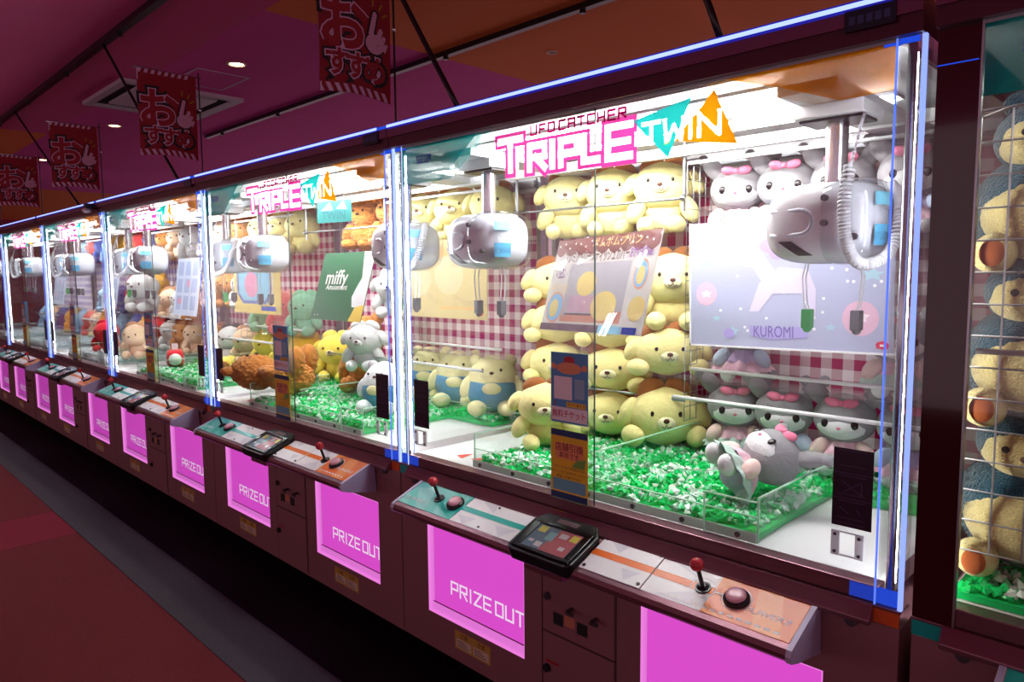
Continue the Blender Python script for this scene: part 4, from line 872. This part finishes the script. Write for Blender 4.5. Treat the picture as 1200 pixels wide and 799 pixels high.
pr([rect(0, .62, 0, .075)], P_('plum', 92, 60, 80), 'footer'); pr([rect(.62, .83, 0, .075)], P_('sky2', 130, 200, 230), 'footer'); pr([rect(.84, .96, .005, .07)], P_('blue', 120, 170, 226), 'footer')
pr([], P_('white_ink', 250, 244, 240), 'lettering', .0013, [('ポムポムプリン', .62, .92, .040, .006)]); pr([], P_('gold_ink', 240, 196, 110), 'lettering', .0016, [('ポムポムプリン', .62, .92, .040)])
pr([], P_('choco', 96, 56, 40), 'lettering', .0013, [('プレミアムロールティッシュカバー', .44, .785, .052, .018, .64)]); pr([], P_('violet', 150, 84, 170), 'lettering', .0013, [('おかいものver.', .87, .79, .044, .018, .2)])
pr([circ(.12, .62, .065, 20, .055)], P_('mauve', 130, 100, 130), 'badge', .0011); pr([], P_('white_ink', 250, 244, 240), 'lettering', .0015, [('全2種', .12, .62, .03)]); pr([], P_('gold_ink', 240, 196, 110), 'lettering', .0013, [('おかいもの', .13, .47, .024), ('プレミアム', .14, .42, .022)])
pr([], P_('blue_ink', 40, 90, 190), 'lettering', .0013, [('SEGA', .90, .037, .02)])
b = MB(); b.box(-.01, wd + .02, -.01, ht + .06, .004, .0055); b.build('clear_sleeve', GLASS, o)
# lavender poster
o, pr, wd, ht = board('lavender_poster', (-.845, .55, 1.238), (-.20, .55, 1.25), (-.845, .55, 1.648), P_('lavender', 178, 182, 212), 'lavender poster with faint balloons behind the right claw', 'poster')
rp = random.Random(3)
pr([circ(.15, .90, .062, 24, .095), circ(.09, .42, .06, 24, .095), circ(.86, .24, .08, 24, .125)], P_('balloon', 226, 184, 208), 'balloon'); pr([star(.15, .90, .035, 5, .6), star(.09, .42, .033, 5, .6), star(.86, .25, .045, 5, .6)], P_('balloon2', 250, 232, 240), 'balloon', .0011)
pr([star(.09, .68, .05), star(.91, .55, .055), star(.15, .22, .03), star(.73, .17, .03), star(.24, .12, .045)], P_('star', 172, 208, 222), 'star_print'); pr([circ(rp.uniform(.05, .95), rp.uniform(.1, .95), .008, 8, .012) for _ in range(40)], P_('glitter', 246, 246, 252), 'glitter')
pr([[(.33, .28), (.38, .5), (.48, .62), (.62, .6), (.66, .45), (.66, .25), (.63, .25), (.6, .42), (.45, .42), (.38, .28)], circ(.32, .72, .055, 20, .09), [(.33, .66), (.39, .74), (.47, .58), (.40, .5)]], P_('ghost', 216, 208, 236), 'carousel_print')
pr([circ(.44, .79, .06, 20, .06), circ(.47, .73, .04, 20, .05), circ(.22, .1, .03, 16, .04)], P_('lilac', 176, 158, 224), 'ribbon_print'); pr([[(.33, .17), (.45, .15), (.6, .17), (.63, .13), (.62, .085), (.45, .06), (.34, .085)]], P_('lilac2', 172, 162, 220), 'ribbon_print', .001)
pr([], P_('lilac_ink', 110, 96, 168), 'lettering', .0014, [('KUROMI', .455, .12, .052, 0, .2)]); pr([star(.955, .055, .03, 8, .9), rect(.93, .98, .03, .06)], P_('red_mark', 214, 50, 84), 'maker_badge'); pr([rect(.945, .965, .045, .06)], P_('white_ink', 250, 244, 240), 'maker_badge', .0011)
b = MB(); b.box(-.006, wd + .006, -.006, 0, -.004, .003); b.box(-.006, 0, -.006, ht + .002, -.004, .003); b.build('poster_frame', pm('frame_white', lin(245, 245, 248), .3), o)
# green poster
o, pr, wd, ht = board('green_poster', (-2.90, .25, 1.262), (-2.44, .25, 1.262), (-2.89, .35, 1.60), P_('forest', 46, 104, 70), 'dark green poster with white lettering in the second machine', 'poster')
pr([[(.80, 1), (1, 1), (1, .2), (.78, .2), (.74, .34), (.80, .5), (.86, .62)]], P_('offwhite', 232, 234, 236), 'picture'); pr([[(.76, 0), (1, 0), (1, .24), (.84, .2)]], P_('mustard', 240, 206, 90), 'picture', .001)
pr([], P_('white_ink', 250, 244, 240), 'lettering', .0012, [('miffy', .36, .62, .105, .012), ('Amusement', .40, .48, .04, .01), ('・・', .10, .06, .03)])
# beige poster
o, pr, wd, ht = board('beige_poster', (-2.56, .57, 1.275), (-1.90, .57, 1.275), (-2.56, .57, 1.65), P_('beige', 220, 200, 150), 'beige poster with orange print in the right half of the second machine', 'poster')
pr([circ(.25, .5, .15, 24, .22), circ(.6, .55, .16, 24, .25)], P_('cream2', 228, 214, 176), 'picture'); pr([rect(.15, .7, .78, .9), rect(.5, .9, .12, .15)], P_('peach2', 240, 190, 130), 'picture'); pr([star(.93, .08, .035, 8, .9)], P_('red_mark', 214, 50, 84), 'maker_badge')
# sky poster in third machine right half, pale blue posters further
o, pr, wd, ht = board('framed_poster', (-4.36, .50, 1.24), (-3.70, .50, 1.24), (-4.36, .50, 1.66), P_('lemonpaper', 240, 214, 120), 'yellow poster with blue octagon picture seen through the second machine', 'poster')
pr([[(.08, .3), (.2, .15), (.7, .15), (.82, .3), (.82, .8), (.7, .95), (.2, .95), (.08, .8)]], P_('oct', 84, 110, 180), 'picture'); pr([[(.12, .32), (.22, .2), (.68, .2), (.78, .32), (.78, .78), (.68, .9), (.22, .9), (.12, .78)]], P_('octsky', 140, 200, 226), 'picture', .001); pr([circ(.4, .45, .15, 20, .2)], P_('rosepic', 226, 150, 180), 'picture', .0012); pr([rect(.6, .9, .05, .12)], P_('blue_ink', 40, 90, 190), 'picture', .0012)
for i, (x, lab) in enumerate(((-4.95, 'pale blue price poster in the left half of the third machine'), (-6.75, 'pale blue price poster in the left half of the fourth machine'), (-8.5, 'pale blue price poster in the fifth machine'))):
    o, pr, wd, ht = board('price_poster', (x - .22, .38, 1.20), (x + .22, .38, 1.20), (x - .22, .44, 1.62), P_('iceblue', 206, 218, 240), lab, 'poster')
    pr([rect(.08 + .3 * (k % 3), .3 + .3 * (k % 3), .1 + .3 * (k // 3), .34 + .3 * (k // 3)) for k in range(9)], P_('ice2', 166, 184, 222), 'picture'); pr([rect(.15, .3, .2, .3), rect(.5, .6, .5, .62)], P_('rosepic', 226, 150, 180), 'picture', .001)

# ------------------------------------------------------------------ ticket stickers on the front glass of every machine
def holders():
    r = empty('ticket_card', (-.925, -.002, 1.032)); b = MB(); b.box(-.082, .082, -.008, 0, -.004, .236); b.build('clear_holder', ACRYL, r)
    b = MB(); b.box(-.072, .072, -.010, -.008, .0, .215); b.build('card', P_('card_blue', 84, 160, 214), r)
    M = lambda h: (lambda u, v: (u, -.0102 - h, v))
    def d(polys, m, h=.0, texts=(), nm='print'):
        b = MB()
        for p_ in polys: b.poly(p_, M(h))
        for t in texts: write(b, t[0], t[1], t[2], t[3], M(h), t[4] if len(t) > 4 else 0, t[5] if len(t) > 5 else None)
        b.build(nm, m, r)
    d([rect(-.06, .012, .072, .142)], P_('card_white', 250, 250, 250)); d([rect(.022, .06, .078, .138)], P_('card_pale', 150, 196, 216)); d([rect(-.07, .07, .006, .048)], P_('card_white', 226, 232, 236))
    d([circ(.0, .192, .022, 18, .013)], P_('card_red', 196, 40, 50)); d([circ(0, .168, .05, 24, .018), circ(-.06, .172, .010, 12), circ(.06, .172, .010, 12)], P_('card_tan', 236, 160, 110), .0002)
    d([], P_('card_red', 196, 40, 50), .0004, [('無料チケット', 0, .026, .026, .01, .13)]); d([], P_('card_red', 196, 40, 50), .0004, [('1', -.055, .058, .026, .02)]); d([rect(-.01, .065, .050, .066)], P_('card_yellow', 236, 206, 60), .0001); d([], P_('card_ink', 40, 40, 60), .0004, [('今すぐ使える', .028, .058, .012)])
    tag(r, 'x', 'card')
    q = empty('ticket_card', (-.925, -.002, .795)); b = MB(); b.box(-.078, .078, -.008, 0, -.004, .226); b.build('clear_holder', ACRYL, q); r_, r = r, q
    b = MB(); b.box(-.072, .072, -.010, -.008, .0, .215); b.build('card', P_('card_gold', 236, 200, 48), r)
    d([rect(-.072, .072, .195, .215)], P_('card_navy', 30, 60, 110)); d([rect(-.072, .072, 0, .02)], P_('card_navy', 30, 60, 110)); d([rect(-.055, .055, .125, .175)], P_('card_tan', 206, 130, 80)); d([rect(-.065, .065, .025, .062)], P_('card_aqua', 110, 180, 196)); d([[(.01, .105), (.06, .105), (.066, .135), (.03, .128)]], P_('card_green', 120, 180, 80), .0001)
    d([], P_('card_brown', 140, 50, 30), .0003, [('店舗引換', .0, .16, .028, .01), ('専用です', .0, .136, .020, .008)]); d([], P_('card_ink', 40, 40, 60), .0003, [('チケットをご利用の方は', 0, .098, .011), ('スタッフまでお声がけください', 0, .083, .010), ('景品と交換できます', 0, .069, .011)])
    tag(q, 'x', 'card')
    return r_, q
H1, H2 = holders()
tr = {}
for x in COL.objects:
    if x.parent: tr.setdefault(x.parent.name, []).append(x)
whr = ['nearest machine', 'second machine from the right', 'third machine from the right', 'fourth machine from the right', 'fifth machine from the right']
for i in range(5):
    a = H1 if i == 0 else copy_tree(H1, tree=tr); c = H2 if i == 0 else copy_tree(H2, tree=tr)
    if i: a.location.x -= 1.8 * i; c.location.x -= 1.8 * i
    tag(a, 'blue ticket card in a clear holder on the ' + whr[i], 'card', 'ticket cards on the glass'); tag(c, 'yellow ticket card below the blue one on the ' + whr[i], 'card', 'ticket cards on the glass')

# ------------------------------------------------------------------ hanging banners over the seams
def banner():
    r = empty('hanging_banner', (-1.8, .015, 2.035)); b = MB(); b.cyl((0, 0, 0), (0, 0, .56), .004, 8); b.cyl((0, 0, 0), (0, 0, .02), .012, 12); b.build('pole', BLACK, r)
    b = MB(); b.cyl((0, -.335, .533), (0, .012, .533), .0035, 8); b.build('cross_rod', CHROME, r); b = MB(); b.ell((0, 0, .36), (.008, .008, .008), n=10, m=8); b.build('clip', CHROME, r)
    vs = []; N = 14
    def P(u, v, h=0.0):              # u 0..1 from the aisle to the pole, v 0..1 upward; the cloth waves a little
        return (.008 * math.sin(u * 5 + v * 2) * (1 - v) + h, -.318 + u * .30, .085 + v * .448 + .012 * (1 - v) * math.sin(u * 3))
    b = MB()
    for i in range(N + 1):
        for j in range(N + 1): vs.append(P(i / N, j / N, -.0015))
    n1 = N + 1; vs2 = [P(i / N, j / N, .0015) for i in range(n1) for j in range(n1)]
    fs = [(i * n1 + j, (i + 1) * n1 + j, (i + 1) * n1 + j + 1, i * n1 + j + 1) for i in range(N) for j in range(N)]
    b.add(vs, [f[::-1] for f in fs]); b.add(vs2, fs)
    b.build('cloth', pm('banner_red', lin(140, 10, 30), .75, noise_amt=.05), r)
    W = pm('banner_white', lin(214, 168, 204), .7); K = pm('banner_black', lin(16, 8, 14), .7); RD = pm('banner_letter_red', lin(150, 18, 36), .7); YE = pm('banner_yellow', lin(160, 110, 24), .7); HN = pm('banner_hand', lin(206, 156, 186), .7)
    def M(h): return lambda u, v: P(u / .30, v / .448, h)
    def M2(h): return lambda u, v: P(u / .30, (v - .04) / .448, h)
    def d(m, h, polys=(), texts=(), M_=None):
        b = MB()
        for k, p_ in enumerate(polys): b.poly(p_, (M_ or M)(h + .00012 * (k % 6)))
        for t in texts: write(b, *t[:4], M(h), t[4], None, 0)
        b.build('print', m, r)
    big = [('お', .100, .232, .215)]; sml = [('す', .068, .098, .105), ('す', .148, .095, .105), ('め', .230, .095, .108)]
    d(K, .0022, (), [t + (.115,) for t in big] + [t + (.15,) for t in sml]); d(W, .0027, (), [t + (.055,) for t in big] + [t + (.075,) for t in sml]); d(RD, .0032, (), [t + (.03,) for t in big] + [t + (.03,) for t in sml])
    st = []
    for k in range(9): st.append([(k * .034, 0), (k * .034 + .017, 0), (k * .034 + .002 if k else 0, .03), (k * .034 - .015 if k else 0, .03)])
    d(W, .0022, [p_ for p_ in st] + [rect(0, .006, .0, .448)] + [[(k * .034, .425), (k * .034 + .017, .425), (k * .034 + .025, .446), (k * .034 + .008, .446)] for k in range(8)])
    fing = [[(.205, .27), (.225, .26), (.243, .345), (.236, .355), (.226, .352)], [(.235, .26), (.252, .25), (.268, .29), (.26, .30), (.25, .296)], [(.25, .245), (.266, .235), (.28, .268), (.272, .276), (.263, .272)], [(.262, .225), (.276, .216), (.288, .245), (.281, .25), (.273, .247)]]
    d(K, .0034, [circ(.232, .238, .046, 18, .042), [(.196, .265), (.23, .25), (.25, .35), (.236, .363), (.220, .356)]], (), M2); d(HN, .0039, [circ(.232, .238, .040, 18, .036)] + fing, (), M2)
    d(K, .0042, [[(.215, .262), (.235, .250), (.247, .236), (.243, .232), (.23, .244), (.213, .256)]], (), M2); d(YE, .0034, [rect(.222, .230, .372, .40), [(.248, .365), (.255, .36), (.268, .385), (.260, .39)], [(.262, .345), (.266, .338), (.288, .352), (.284, .36)]], (), M2)
    return tag(r, 'x', 'banner')
B0 = banner()
tr = {}
for x in COL.objects:
    if x.parent: tr.setdefault(x.parent.name, []).append(x)
for i, lab in enumerate(('largest red hanging banner, above the seam of the nearest machine', 'second red hanging banner from the camera, in front of the air conditioner', 'third red hanging banner from the camera', 'red hanging banner at the left edge of the photo', 'furthest red hanging banner, partly behind the one at the left edge')):
    o = B0 if i == 0 else copy_tree(B0, tree=tr)
    if i: o.location.x -= 1.8 * i
    tag(o, lab, 'banner', 'red hanging banners')
# power cables from ceiling rails to the machine tops
for i, (a, c, lab) in enumerate((((-4.71, -.122, 2.96), (-3.85, -.02, 2.03), 'black cable slanting from the ceiling rail behind the second banner'), ((-7.29, -.122, 2.96), (-5.86, -.02, 2.03), 'black cable slanting from the ceiling rail behind the third banner'),
        ((-1.93, -.122, 2.96), (-1.395, -.02, 2.03), 'black cable reaching the header of the nearest machine, right of the largest banner'), ((-.74, -.122, 2.96), (-.438, -.02, 2.03), 'black cable dropping to the header near the right end'))):
    a, c = Vector(a), Vector(c); b = MB(); b.tube([a.lerp(c, t / 12) + Vector((0, 0, -.006 * math.sin(PI * t / 12))) for t in range(13)], .009, 8); tag(b.build('power_cable', BLACK, smooth=True), lab, 'cable')
# small camera under the header of the third machine
o = empty('security_camera', (-5.5, -.034, 1.995)); b = MB(); b.box(-.03, .03, -.05, 0, -.005, .03); b.build('mount', BLACK, o); b = MB(); b.ell((0, -.04, -.02), (.022, .03, .02), n=14, m=10); b.build('housing', WHITE, o, smooth=True)
tag(o, 'small white camera on the header between third and fourth machines', 'camera')

o, pr, wd, ht = board('teal_tag', (-2.885, .30, 1.752), (-2.57, .30, 1.745), (-2.895, .30, 1.862), P_('tealtag', 20, 112, 110), 'small teal hanging tag above the green poster in the second machine', 'sign')
pr([], P_('tealink', 10, 84, 92), 'lettering', .0012, [('TWIN', .5, .3, .06, .01, .7)]); pr([[(.1, .55), (.4, .95), (.5, .55)], [(.55, .6), (.8, .95), (.9, .55)]], P_('tealpale', 120, 206, 200), 'picture')
b = MB(); b.cyl((wd * .2, ht, -.002), (wd * .2, ht + .06, -.002), .0015, 6); b.cyl((wd * .8, ht, -.002), (wd * .8, ht + .06, -.002), .0015, 6); b.build('hanger', STEEL, o)
